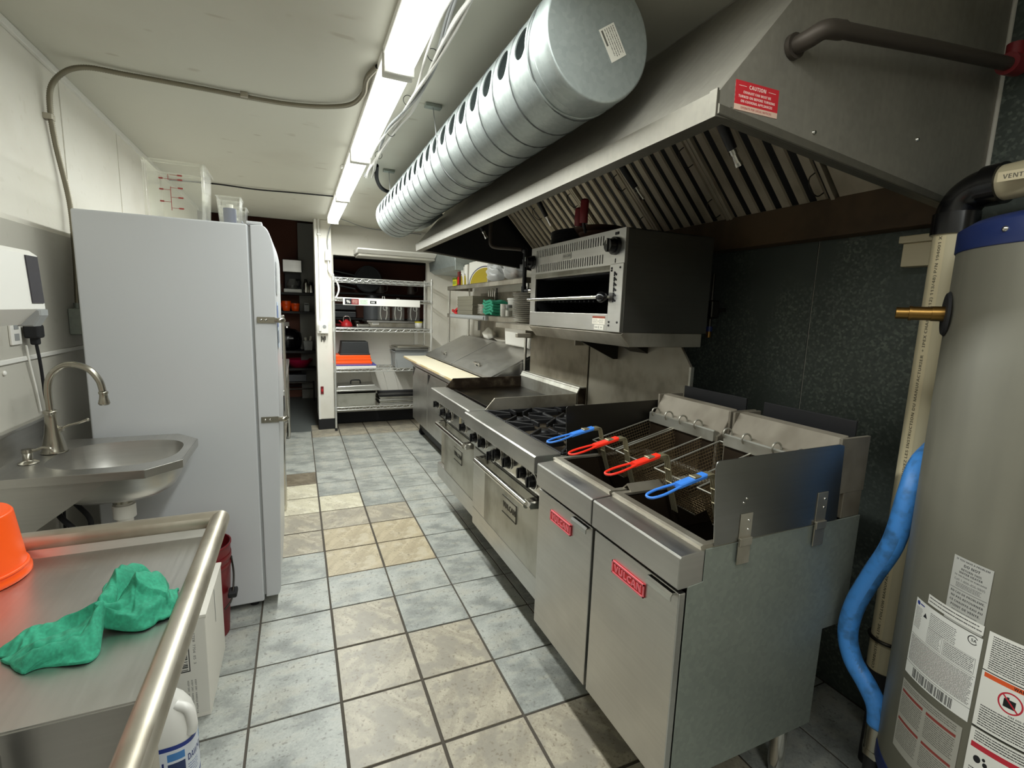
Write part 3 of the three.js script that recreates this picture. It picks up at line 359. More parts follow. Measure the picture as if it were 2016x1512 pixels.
// splash guards
{ const t = thing('splash_guard', 'upright steel splash guard clipped to side of nearest fryer', 'splash guard', [1.17, 0.92, -0.848]);
  const s = new THREE.Shape(); s.moveTo(0.955, 0.926); s.lineTo(0.936, 1.135); s.quadraticCurveTo(0.936, 1.151, 0.95, 1.152); s.lineTo(1.41, 1.156); s.lineTo(1.43, 1.15); s.lineTo(1.44, 0.926); s.closePath();
  obj('guard_sheet', shapeGeo(s, 'z', -0.85, -0.847), M.guard, t);
  for (const [x, y0, y1] of [[1.06, 0.86, 1.0], [1.36, 0.86, 1.02]]) { obj('clip', [bx(x - 0.022, x + 0.022, y0 + 0.07, y1, -0.847, -0.8445, 0.001), bx(x - 0.022, x + 0.022, y0, y0 + 0.055, -0.846, -0.8425, 0.001), bx(x - 0.022, x + 0.022, y0 + 0.052, y0 + 0.075, -0.846, -0.838, 0.002)], M.steelDull, t); for (const yy of [y1 - 0.02, y1 - 0.045]) obj('rivet', cyl([x + 0.008, yy, -0.8445], [x + 0.008, yy, -0.842], 0.004, 0.003, 8), M.chrome, t); }
  for (const [x, y] of [[1.045, 1.03], [1.055, 1.04]]) obj('rivet', cyl([x, y, -0.847], [x, y, -0.8445], 0.004, 0.003, 8), M.chrome, t); }
{ const t = thing('splash_guard', 'dark steel splash guard between far fryer and burners', 'splash guard', [1.2, 0.92, -1.652]); const s = new THREE.Shape(); s.moveTo(0.99, 0.9); s.lineTo(0.975, 1.12); s.quadraticCurveTo(0.975, 1.132, 0.987, 1.133); s.lineTo(1.47, 1.14); s.lineTo(1.47, 0.9); s.closePath(); obj('guard_sheet', shapeGeo(s, 'z', -1.654, -1.651), M.darkSteel, t); obj('clip', bx(1.1, 1.14, 0.9, 0.98, -1.651, -1.648, 0.001), M.darkSteel, t); obj('upright', bx(1.455, 1.475, 0.92, 1.165, -1.656, -1.636, 0.002), M.darkSteel, t); }
// fryer baskets: hung up on the bars to drain
function basket(z, mat, label) {
  const t = thing('fryer_basket', label, 'fryer basket', [1.24, 0.9, z], 'wire fryer baskets');
  const L = 0.30, W = 0.145, D = 0.135, wires = [], frame = [], th = 0.0011, at = [1.098, 0.99, z], tilt = 0.24;   // local: x back, y up from the rim, z across
  const put = (g) => xf(g, { at, rz: tilt });
  const w = (a, b) => wires.push(cyl(a, b, th, th, 4));
  const hw = W / 2, bt = 0.035;   // front face leans in towards the bottom
  for (let i = 0; i <= 24; i++) { const s = i / 24, x = s * L; w([x, 0, -hw], [bt + s * (L - bt), -D, -hw + 0.012]); w([x, 0, hw], [bt + s * (L - bt), -D, hw - 0.012]); w([bt + s * (L - bt), -D, -hw + 0.012], [bt + s * (L - bt), -D, hw - 0.012]); }
  for (let i = 1; i <= 11; i++) { const s = i / 11, y = -D * s, x0 = bt * s, zz = hw - 0.012 * s; w([x0, y, -zz], [L, y, -zz]); w([x0, y, zz], [L, y, zz]); w([x0, y, -zz], [x0, y, zz]); w([L, y, -zz], [L, y, zz]); }
  for (let i = 1; i < 13; i++) { const q = -hw + W * i / 13, b = q * (hw - 0.012) / hw; w([0, 0, q], [bt, -D, b]); w([L, 0, q], [L, -D, b]); w([bt, -D, b], [L, -D, b]); }
  const mesh = obj('wire_mesh', put(wires), std({ color: 0x8c7a5e, metalness: 0.85, roughness: 0.4 }), t); mesh.userData.kind = 'stuff';
  obj('rim_wire', put([...poly([[0, 0, -hw], [L, 0, -hw], [L, 0, hw], [0, 0, hw], [0, 0, -hw]], 0.003, 8), ...poly([[bt, -D, -hw + 0.012], [bt, -D, hw - 0.012]], 0.0025, 6)]), M.steelStain, t);
  for (const q of [-0.04, 0.04]) obj('hook', tube([[1.385, 1.05, z + q], [1.38, 1.075, z + q], [1.366, 1.095, z + q], [1.371, 1.112, z + q], [1.388, 1.116, z + q], [1.404, 1.106, z + q], [1.41, 1.085, z + q]], 0.0032, 24, 6), M.steelStain, t);
  // handle stem: four wires rising from the front of the basket, then a coated loop
  const stem = []; for (const q of [-0.012, -0.004, 0.004, 0.012]) stem.push(tube([[1.135, 0.86, z + q], [1.105, 0.95, z + q], [1.082, 1.045, z + q], [1.07, 1.062, z + q], [1.045, 1.06, z + q], [1.0, 1.052, z + q]], 0.0026, 30, 5)); for (const [x, y] of [[1.1, 0.965], [1.09, 1.01]]) stem.push(cyl([x, y, z - 0.014], [x, y, z + 0.014], 0.003, 0.003, 6)); stem.push(bx(0.998, 1.068, 1.052, 1.062, z - 0.013, z + 0.013, 0.003));
  obj('stem', stem, std({ color: 0xb0a88c, metalness: 0.75, roughness: 0.35 }), t);
  const a = [1.045, 1.06], d = [-0.97, -0.2], at2 = (s) => [a[0] + d[0] * s, a[1] + d[1] * s]; const gp = [];
  gp.push(prism([[at2(0)[0], at2(0)[1] - 0.006], [at2(0.1)[0], at2(0.1)[1] - 0.007], [at2(0.1)[0], at2(0.1)[1] + 0.006], [at2(0)[0], at2(0)[1] + 0.006]], 'z', z - 0.0145, z + 0.0145, 0.003));
  const lp = []; for (const [s, q] of [[0.09, 0.0105], [0.13, 0.016], [0.165, 0.0185], [0.195, 0.013], [0.203, 0], [0.195, -0.013], [0.165, -0.0185], [0.13, -0.016], [0.09, -0.0105]]) lp.push([at2(s)[0], at2(s)[1], z + q]); gp.push(tube(lp, 0.0038, 50, 8));
  obj('coated_handle', gp, mat, t);
}
basket(-1.56, M.blue, 'wire fryer basket with blue handle nearest the burners'); basket(-1.4, M.redHandle, 'wire fryer basket with red handle in the far fryer'); basket(-1.18, M.redHandle, 'wire fryer basket with red handle in the nearest fryer'); basket(-0.985, M.blue, 'wire fryer basket with blue handle behind the splash guard');

// ================================================================ ranges
function knob(parent, x, y, z, r = 0.027) { const k = obj('knob', [cyl([x, y, z], [x - 0.012, y, z], r, r * 0.96, 24), cyl([x - 0.012, y, z], [x - 0.034, y, z], r * 0.8, r * 0.74, 24), bx(x - 0.04, x - 0.012, y - r * 0.75, y + r * 0.75, z - 0.005, z + 0.005, 0.002)], M.blackGloss, parent); obj('bezel', xf(new THREE.TorusGeometry(r * 1.06, 0.0028, 8, 28), { at: [x - 0.004, y, z], ry: Math.PI / 2 }), M.chrome, k); return k; }
function ovenDoor(t, x, z0, z1, y0, y1, tarnish) {   // z0 near, z1 far
  const d = obj('oven_door', [bx(x, x + 0.028, y0, y1, z1, z0, 0.004)], tarnish, t);
  const hy = y1 - 0.012, hx = x - 0.058; obj('handle', [cyl([hx, hy, z0 - 0.01], [hx, hy, z1 + 0.01], 0.0155, 0.0155, 18), xf(new THREE.SphereGeometry(0.0155, 14, 10), { at: [hx, hy, z1 + 0.01] })[0]], M.chrome, d);
  for (const zz of [z0 - 0.015, z1 + 0.015]) obj('handle_bracket', prism([[x, hy - 0.02], [x, hy + 0.02], [hx + 0.004, hy + 0.017], [hx - 0.006, hy], [hx + 0.004, hy - 0.017]], 'z', zz - 0.028, zz + 0.028, 0.006), M.chrome, d);
  const zc = (z0 + z1) / 2 + 0.02, yc = (y0 + y1) / 2 + 0.02; const pl = obj('brand_plate', [bx(x - 0.003, x, yc - 0.045, yc + 0.045, zc - 0.085, zc + 0.085, 0.001)], M.steelStain, d); obj('border', [bx(x - 0.005, x - 0.002, yc + 0.041, yc + 0.045, zc - 0.085, zc + 0.085, 0), bx(x - 0.005, x - 0.002, yc - 0.045, yc - 0.041, zc - 0.085, zc + 0.085, 0), bx(x - 0.005, x - 0.002, yc - 0.045, yc + 0.045, zc + 0.081, zc + 0.085, 0)], M.darkSteel, pl);
  const tg = new TextGeometry('VULCAN', { font, size: 0.028, depth: 0.0016, curveSegments: 3, bevelEnabled: false }); tg.computeBoundingBox(); tg.translate(-tg.boundingBox.max.x / 2, -0.012, 0); tg.rotateY(-Math.PI / 2); tg.translate(x - 0.003, yc, zc); obj('lettering', clean(tg), M.darkSteel, pl);
}
function rangeBody(t, xf_, zn, zf, ledgeX, tarn) {
  const bxF = xf_ + 0.03;
  obj('body', [bx(bxF, 1.69, 0.235, 0.86, zf + 0.003, zf + 0.012, 0.002), bx(bxF, 1.69, 0.235, 0.86, zn - 0.012, zn - 0.003, 0.002), bx(bxF, 1.69, 0.235, 0.25, zf + 0.012, zn - 0.012, 0.002), bx(1.675, 1.69, 0.25, 0.86, zf + 0.012, zn - 0.012, 0), bx(bxF, bxF + 0.01, 0.25, 0.86, zf + 0.012, zn - 0.012, 0)], M.steelDull, t);
  obj('kick_panel', bx(xf_, xf_ + 0.028, 0.24, 0.345, zf + 0.004, zn - 0.004, 0.004), M.steel, t);
  obj('control_panel', [bx(xf_ - 0.022, xf_ + 0.02, 0.738, 0.846, zf + 0.004, zn - 0.004, 0.004)], M.chrome, t);
  obj('trim_rail', [bx(xf_ - 0.01, xf_ + 0.02, 0.716, 0.735, zf + 0.06, zn - 0.06, 0.004)], M.darkSteel, t);
  obj('front_ledge', prism([[ledgeX + 0.003, 0.845], [ledgeX, 0.85], [ledgeX, 0.916], [ledgeX + 0.006, 0.922], [ledgeX + 0.122, 0.922], [ledgeX + 0.122, 0.845]], 'z', zf + 0.002, zn - 0.002, 0.002), M.steel, t);
  for (const x of [bxF + 0.2, 1.6]) for (const zz of [zn - 0.08, zf + 0.08]) obj('leg', [cyl([x, 0, zz], [x, 0.05, zz], 0.02, 0.028), cyl([x, 0.05, zz], [x, 0.24, zz], 0.03, 0.03)], M.darkSteel, t);
}
{ // open-burner range
  const t = thing('burner_range', 'six burner gas range with oven next to the fryers', 'range', [1.28, 0, -2.15]), zn = -1.695, zf = -2.612, X = 0.925;
  rangeBody(t, X, zn, zf, 0.865, M.steelStain);
  ovenDoor(t, X - 0.006, -1.735, -2.4, 0.352, 0.708, M.steelStain);
  obj('door_stile', bx(X, X + 0.028, 0.345, 0.73, zf + 0.005, -2.405, 0.003), M.steel, t);
  for (const [z, y] of [[-2.5, 0.828], [-2.37, 0.832], [-2.235, 0.8], [-2.16, 0.832], [-2.03, 0.828], [-1.86, 0.832], [-1.765, 0.822]]) knob(t, X - 0.022, y - 0.034, z, 0.031);
  obj('cooktop', [bx(0.985, 1.62, 0.86, 0.872, zf + 0.006, zn - 0.006, 0)], M.grime, t);
  obj('top_frame', [bx(0.987, 1.64, 0.86, 0.912, zn - 0.012, zn - 0.004, 0.001), bx(1.6, 1.66, 0.86, 0.93, zf + 0.006, zn - 0.006, 0.003)], M.steelDull, t);
  for (let i = 0; i < 2; i++) for (let j = 0; j < 3; j++) {
    const cx = 1.145 + i * 0.305, cz = zn - 0.16 - j * 0.3, b = 0.146, y0 = 0.9, y1 = 0.928;
    obj('burner', [cyl([cx, 0.872, cz], [cx, 0.898, cz], 0.045, 0.038, 20), cyl([cx, 0.898, cz], [cx, 0.904, cz], 0.03, 0.026, 20)], M.iron, t);
    const g = []; const arm = (x0, z0, x1, z1, ya, yb) => { const dx = x1 - x0, dz = z1 - z0, l = Math.hypot(dx, dz), q = bx(0, l, 0, yb - ya, -0.006, 0.006, 0.003); xf(q, { at: [cx + x0, ya, cz + z0], ry: -Math.atan2(dz, dx) }); g.push(q); };
    for (const s of [-1, 1]) { arm(-b, s * b, b, s * b, y0, y1 - 0.006); arm(s * b, -b, s * b, b, y0, y1 - 0.006); arm(s * 0.04, 0.04, s * (b - 0.004), b - 0.004, y0 + 0.004, y1); arm(s * 0.04, -0.04, s * (b - 0.004), -b + 0.004, y0 + 0.004, y1); arm(s * 0.055, 0, s * b, 0, y0 + 0.004, y1); arm(0, s * 0.055, 0, s * b, y0 + 0.004, y1); }
    for (const sx of [-1, 1]) for (const sz of [-1, 1]) g.push(cyl([cx + sx * (b - 0.012), 0.872, cz + sz * (b - 0.012)], [cx + sx * (b - 0.012), 0.91, cz + sz * (b - 0.012)], 0.008, 0.008, 8));
    obj('grate', g, M.iron, t);
  }
  const hb = [[-1.735, 0.9], [-1.735, 1.268], [-1.81, 1.36], [-1.86, 1.372], [zf + 0.01, 1.372], [zf + 0.01, 0.9]];
  obj('high_back', prism(hb, 'x', 1.69, 1.703, 0.001), std({ color: 0xbcb8ae, metalness: 0.55, roughness: 0.55, map: tStain }), t); obj('back_edge', [bx(1.685, 1.705, 0.9, 1.27, -1.739, -1.727, 0.001)], M.steelStain, t);
}
{ // griddle range
  const t = thing('griddle_range', 'gas range with flat griddle top beyond the burner range', 'range', [1.3, 0, -3.06]), zn = -2.62, zf = -3.505, X = 0.95;
  rangeBody(t, X, zn, zf, 0.895, M.steelStain);
  ovenDoor(t, X - 0.006, -2.66, -3.3, 0.352, 0.708, M.steelStain);
  for (const [z, y] of [[-3.4, 0.835], [-3.22, 0.81], [-3.08, 0.812], [-2.78, 0.806]]) knob(t, X - 0.022, y - 0.02, z, 0.03);
  obj('instruction_label', bx(X - 0.0235, X - 0.022, 0.78, 0.83, -2.9, -2.86, 0), M.cream, t);
  obj('griddle_plate', [bx(1.06, 1.62, 0.895, 0.915, zf + 0.03, zn - 0.02, 0.003)], std({ color: 0x8a7a62, metalness: 0.85, roughness: 0.3, map: tGrime }), t);
  obj('grease_gutter', [bx(1.015, 1.062, 0.87, 0.885, zf + 0.03, zn - 0.02, 0.002)], M.grime, t);
  const gs = [[0.985, 0.9], [1.06, 0.988], [1.66, 0.995], [1.66, 0.9]]; for (const zz of [zn - 0.012, zf + 0.02]) obj('side_splash', prism(gs, 'z', zz - 0.008, zz, 0.001), zz > -3 ? M.steelDull : M.grime, t);
  obj('rear_splash', [bx(1.625, 1.632, 0.9, 1.0, zf + 0.02, zn - 0.012, 0.001), prism([[1.622, 1.0], [1.64, 1.035], [1.69, 1.035], [1.69, 1.028], [1.645, 1.028], [1.628, 0.996]], 'z', zf + 0.012, zn - 0.004, 0.001)], M.steelStain, t);
  obj('rear_box', bx(1.635, 1.69, 0.86, 1.028, zf + 0.012, zn - 0.006, 0.001), M.grime, t);
  obj('high_back', prism([[zn + 0.0, 0.9], [zn, 1.372], [zf + 0.04, 1.372], [zf + 0.04, 0.9]], 'x', 1.69, 1.702, 0.001), std({ color: 0xaca699, metalness: 0.6, roughness: 0.5, map: tStain }), t);
}
// ================================================================ salamander broiler
{
  const t = thing('salamander_broiler', 'wall-hung stainless salamander broiler with black knobs over the range', 'broiler', [1.49, 1.42, -2.15]), X = 1.25, zn = -1.705, zf = -2.592, y0 = 1.428, y1 = 1.862;
  const shell = std({ color: 0x8c8a84, metalness: 0.9, roughness: 0.42, map: tSteel });
  obj('side_panel', bx(X + 0.012, 1.735, y0, y1, zn - 0.006, zn, 0.002), shell, t); obj('side_panel', bx(X + 0.012, 1.735, y0, y1, zf, zf + 0.006, 0.002), shell, t);
  obj('top_panel', bx(X + 0.01, 1.735, y1 - 0.006, y1, zf, zn, 0.002), shell, t); obj('back_panel', bx(1.725, 1.735, y0, y1, zf + 0.006, zn - 0.006, 0), M.black, t); obj('bottom_panel', bx(X + 0.012, 1.735, y0, y0 + 0.008, zf + 0.006, zn - 0.006, 0), M.darkSteel, t);
  obj('cavity', [bx(1.3, 1.7, 1.49, 1.5, zf + 0.03, zn - 0.06, 0), bx(1.3, 1.7, 1.685, 1.7, zf + 0.03, zn - 0.06, 0), bx(1.69, 1.7, 1.5, 1.69, zf + 0.03, zn - 0.06, 0), bx(X + 0.02, 1.7, 1.49, 1.7, zf + 0.03, zf + 0.04, 0), bx(X + 0.02, 1.7, 1.49, 1.7, zn - 0.08, zn - 0.07, 0)], M.black, t);
  obj('broiler_grid', Array.from({ length: 18 }, (_, i) => bx(1.31, 1.68, 1.56, 1.568, zf + 0.07 + i * 0.042, zf + 0.076 + i * 0.042, 0)), M.iron, t);
  // front: upper grille panel with two rows of slots, opening, lower panel, latch plate on the right
  const face = (pts) => { const s = new THREE.Shape(pts.map((p) => new THREE.Vector2(...p))); return s; };
  const sh = face([[zf, 1.715], [zn, 1.715], [zn, y1], [zf, y1]]); const slots = [];
  for (const yy of [1.825, 1.745]) for (let i = 0; i < 33; i++) { const z = zf + 0.065 + i * 0.0205; const hpath = new THREE.Path(); hpath.moveTo(z, yy - 0.02); hpath.lineTo(z + 0.008, yy - 0.02); hpath.lineTo(z + 0.008, yy + 0.02); hpath.lineTo(z, yy + 0.02); hpath.closePath(); sh.holes.push(hpath); }
  const fg = new THREE.ExtrudeGeometry(sh, { depth: 0.012, bevelEnabled: false }); fg.applyMatrix4(new THREE.Matrix4().set(0, 0, 1, X, 0, 1, 0, 0, 1, 0, 0, 0, 0, 0, 0, 1)); { const q = clean(fg); for (const k of ['position', 'normal', 'uv']) { const a = q.attributes[k], m = a.itemSize; for (let i = 0; i < a.count; i += 3) for (let c = 0; c < m; c++) { const u = a.array[(i + 1) * m + c]; a.array[(i + 1) * m + c] = a.array[(i + 2) * m + c]; a.array[(i + 2) * m + c] = u; } } obj('grille_panel', q, M.steel, t); }
  obj('grille_backing', bx(X + 0.02, X + 0.03, 1.72, 1.855, zf + 0.01, zn - 0.01, 0), M.black, t);
  obj('front_frame', [bx(X, X + 0.012, y0, 1.505, zf, zn - 0.1, 0.002), bx(X, X + 0.012, 1.505, 1.715, zf, zf + 0.06, 0.002)], M.steel, t);
  obj('opening_lip', [prism([[X, 1.688], [X - 0.004, 1.695], [X, 1.715], [X + 0.03, 1.72], [X + 0.04, 1.69]], 'z', zf + 0.06, zn - 0.095, 0.001)], M.steelStain, t);
  const lp = obj('latch_plate', bx(X - 0.004, X + 0.012, y0, 1.718, zn - 0.095, zn, 0.002), M.steel, t);
  const zz = []; for (let i = 0; i < 6; i++) { const y = 1.555 + i * 0.022; zz.push(bx(X - 0.0055, X - 0.003, y, y + 0.02, zn - 0.062, zn - 0.054, 0), xf(bx(-0.001, 0.0015, -0.004, 0.004, -0.012, 0.006, 0), { at: [X - 0.0045, y + 0.008, zn - 0.046], rx: 0.5 })[0]); } obj('notched_slot', zz, M.black, lp);
  for (const [y, z] of [[1.7, -0.08], [1.69, -0.08], [1.47, -0.08], [1.455, -0.08], [1.7, -0.02], [1.47, -0.02]]) obj('screw', cyl([X - 0.004, y, zn + z], [X - 0.007, y, zn + z], 0.005, 0.004, 10), M.iron, lp);
  obj('pull_rail', [cyl([X - 0.03, 1.572, zf + 0.035], [X - 0.03, 1.578, zn - 0.11], 0.009, 0.009, 14), xf(bx(-0.035, 0.012, -0.006, 0.006, -0.006, 0.006, 0.002), { at: [X, 1.572, zf + 0.04] })[0], xf(bx(-0.035, 0.012, -0.006, 0.006, -0.006, 0.006, 0.002), { at: [X, 1.578, zn - 0.1] })[0]], M.chrome, t);
  obj('ball_knob', xf(new THREE.SphereGeometry(0.024, 20, 14), { at: [X - 0.032, 1.577, zn - 0.105], s: [1, 1, 1.2] }), M.blackGloss, t);
  for (const [z, y] of [[zn - 0.065, 1.792], [zf - 0.0 + 0.02, 1.785]]) { const k = obj('knob', [cyl([X, y, z], [X - 0.016, y, z], 0.038, 0.037, 28), cyl([X - 0.016, y, z], [X - 0.045, y, z], 0.03, 0.027, 28), bx(X - 0.05, X - 0.016, y - 0.028, y + 0.028, z - 0.006, z + 0.006, 0.002)], M.blackGloss, t); obj('pointer', bx(X - 0.0515, X - 0.0495, y + 0.004, y + 0.026, z - 0.0015, z + 0.0015, 0), M.white, k); }
  obj('indicator', bx(X - 0.003, X, 1.838, 1.85, zn - 0.075, zn - 0.05, 0.001), M.black, t); obj('indicator', [bx(X - 0.002, X, 1.722, 1.74, zn - 0.066, zn - 0.062, 0)], M.black, t);
  const br = canvasTex(256, 96, (g, w, h) => { g.fillStyle = '#b8b6ae'; g.fillRect(0, 0, w, h); g.fillStyle = '#1c1c1c'; g.font = 'bold 56px sans-serif'; g.textAlign = 'center'; g.fillText('VULCAN', 128, 68); }); plate('brand_plate', 0.085, 0.03, 0.002, br, [X - 0.001, 1.788, -2.185], -Math.PI / 2, t);
  const w1 = canvasTex(256, 96, (g, w, h) => { g.fillStyle = '#e8e2d4'; g.fillRect(0, 0, w, h); g.fillStyle = '#8a3a22'; g.fillRect(0, 0, w, 26); lines(g, 12, 36, 100, 5, 11, 4, '#555', 14); lines(g, 140, 36, 100, 5, 11, 4, '#555', 14); g.fillStyle = '#222'; g.fillRect(122, 52, 8, 22); }); plate('warning_label', 0.1, 0.036, 0.0012, w1, [X - 0.0006, 1.476, zn - 0.165], -Math.PI / 2, t);
  const w2 = canvasTex(256, 80, (g, w, h) => { g.fillStyle = '#d8d4c8'; g.fillRect(0, 0, w, h); g.fillStyle = '#333'; g.font = 'bold 26px sans-serif'; g.fillText('UNDER', 14, 50); g.fillText('GAS', 170, 50); g.fillRect(124, 20, 10, 40); }); plate('gas_label', 0.075, 0.022, 0.0012, w2, [X - 0.0006, 1.444, zn - 0.16], -Math.PI / 2, t);
  // mounting shelf below
  obj('mounting_shelf', [prism([[1.252, 1.42], [1.262, 1.427], [1.705, 1.427], [1.705, 1.366], [1.3, 1.366]], 'z', zf - 0.01, zn + 0.004, 0.002)], M.steelDull, t);
  obj('shelf_bracket', [prism([[1.7, 1.25], [1.7, 1.366], [1.4, 1.366], [1.45, 1.345], [1.66, 1.25]], 'z', -2.32, -2.31), prism([[1.55, 1.37], [1.7, 1.37], [1.7, 1.3]], 'z', -2.2, -2.05, 0.002)], M.darkSteel, t);
  obj('drip_tray_handle', [bx(1.17, 1.26, 1.352, 1.378, zf - 0.02, zf + 0.012, 0.004)], M.steelDull, t);
}
// ---- on top of the broiler
{ const t = thing('sizzle_platter', 'dark oval metal platter at bottom of stack on broiler', 'platter', [1.42, 1.863, -2.44], 'stack of dark metal platters on broiler'); obj('platter', xf([lathe([[0, 0], [0.085, 0], [0.125, 0.013], [0.13, 0.013], [0.128, 0.015], [0.088, 0.003], [0, 0.003]], [0, 0, 0], 40)], { s: [0.8, 1, 1.2], at: [1.42, 1.863, -2.44] }), M.iron, t);
  const m = t.children[0]; for (let i = 1; i < 11; i++) { const c = copyOf(t, [1.42 + rr(-0.003, 0.003), 1.863 + i * 0.0075, -2.44 + rr(-0.004, 0.004)], rr(-0.04, 0.04), i === 10 ? 'dark oval metal platter on top of stack on broiler' : 'dark oval metal platter, ' + ORD[i] + ' from bottom of stack on broiler'); } }
for (const [x, z, s] of [[1.42, -2.12, 'nearer'], [1.44, -2.2, 'farther']]) { const t = thing('frying_pan', 'dark frying pan with upright red handle grip, the ' + s + ' one', 'pan', [x, 1.863, z], 'pans with red grips on broiler'); const dy = s === 'farther' ? 0.04 : 0;
  obj('pan_body', [lathe([[0, 0.002 + dy], [0.1, 0.002 + dy], [0.125, 0.038 + dy], [0.128, 0.038 + dy], [0.104, dy - (dy ? 0 : 0)], [0, dy]], [x, 1.863, z], 40)], std({ color: 0x4a3428, metalness: 0.5, roughness: 0.45 }), t);
  const hx = x - 0.05; obj('handle', tube([[hx - 0.07, 1.895 + dy, z + 0.02], [hx - 0.09, 1.93 + dy, z + 0.03], [hx - 0.095, 1.97, z + 0.035]], 0.008, 16, 8), M.iron, t); obj('handle_grip', tube([[hx - 0.093, 1.935, z + 0.032], [hx - 0.096, 1.98, z + 0.036], [hx - 0.096, 2.035 - dy * 0.6, z + 0.04]], 0.02, 16, 12), M.redDark, t); obj('grip_cap', xf(new THREE.SphereGeometry(0.0202, 14, 10), { at: [hx - 0.096, 2.035 - dy * 0.6, z + 0.04], s: [1, 0.6, 1] }), M.redDark, t); }
{ const t = thing('gas_valve', 'small grey gas valve with brass fitting on dark wall', 'valve', [1.9, 1.5, -1.86]); obj('valve_body', [bx(1.875, 1.93, 1.5, 1.59, -1.88, -1.82, 0.01)], M.darkSteel, t); obj('pipe', [cyl([1.9, 1.59, -1.85], [1.9, 1.72, -1.85], 0.008), cyl([1.9, 1.5, -1.85], [1.9, 1.43, -1.85], 0.011), bx(1.9, 1.994, 1.535, 1.555, -1.86, -1.84, 0.002)], M.darkSteel, t); obj('brass_fitting', cyl([1.9, 1.435, -1.85], [1.9, 1.405, -1.85], 0.013, 0.013, 6), M.brass, t); obj('blue_cap', cyl([1.9, 1.46, -1.85], [1.9, 1.435, -1.85], 0.016), M.navy, t); }

// ================================================================ refrigerated prep table
{
  const t = thing('prep_table', 'refrigerated steel prep table with sloped hinged lids', 'prep table', [1.6, 0, -4.65]), zn = -3.585, zf = -5.72;
  obj('cabinet', [bx(1.27, 1.975, 0.17, 0.9, zf, zn, 0.004)], M.steel, t);
  for (let i = 0; i < 3; i++) { const a = zf + 0.012 + i * 0.708, d = obj('door', bx(1.238, 1.27, 0.2, 0.83, a, a + 0.7, 0.005), M.steel, t); obj('recess', prism([[a + 0.02, 0.82], [a + 0.13, 0.82], [a + 0.02, 0.71]], 'x', 1.2365, 1.24), M.black, d); }
  obj('counter_front', [bx(1.225, 1.3, 0.845, 0.925, zf - 0.004, zn + 0.004, 0.004)], M.steel, t); obj('kick', bx(1.32, 1.95, 0.06, 0.17, zf + 0.02, zn - 0.02, 0), M.black, t);
  for (const x of [1.34, 1.9]) for (const z of [zf + 0.1, zn - 0.1]) obj('caster', [cyl([x, 0.045, z - 0.015], [x, 0.045, z + 0.015], 0.045), cyl([x, 0.06, z], [x, 0.17, z], 0.018)], M.rubber, t);
  // sloped lids
  const prof = [[1.39, 0.955], [1.395, 0.972], [1.845, 1.19], [1.86, 1.188], [1.862, 1.17], [1.41, 0.95]];
  for (const [a, b, n] of [[zf + 0.01, -4.662], [-4.638, zn - 0.01]]) { const l = obj('hinged_lid', prism(prof, 'z', a, b, 0.002), M.steel, t); const zc = (a + b) / 2 + 0.02; obj('handle', [xf(bx(-0.012, 0.012, 0, 0.018, -0.075, 0.075, 0.005), { at: [1.47, 1.025, zc], rz: 0.45 })[0], ...[-0.045, 0.045].map((q) => bx(1.468, 1.48, 1.005, 1.022, zc + q - 0.006, zc + q + 0.006, 0.001))], M.chrome, l); }
  const sidep = [[1.38, 0.9], [1.38, 0.948], [1.86, 1.178], [1.88, 1.178], [1.88, 0.9]]; for (const z of [zn - 0.002, zf + 0.008]) obj('hood_side', prism(sidep, 'z', z - 0.006, z, 0.001), M.steel, t);
  obj('rear_ledge', [bx(1.855, 1.98, 0.9, 1.175, zf, zn, 0.004), bx(1.85, 1.985, 1.17, 1.195, zf - 0.004, zn + 0.004, 0.004)], M.steel, t);
  const b = obj('cutting_board', bx(1.125, 1.39, 0.925, 0.948, zf + 0.02, zn - 0.015, 0.004), M.board); tag(b, 'long cream cutting board along the front of prep table', 'cutting board');
  const br = thing('board_bracket', 'steel bracket under the cutting board', 'bracket', [1.18, 0.9, -4.6]); obj('bracket', bx(1.14, 1.24, 0.912, 0.925, zf + 0.05, zn - 0.05, 0.002), M.steel, br);
}
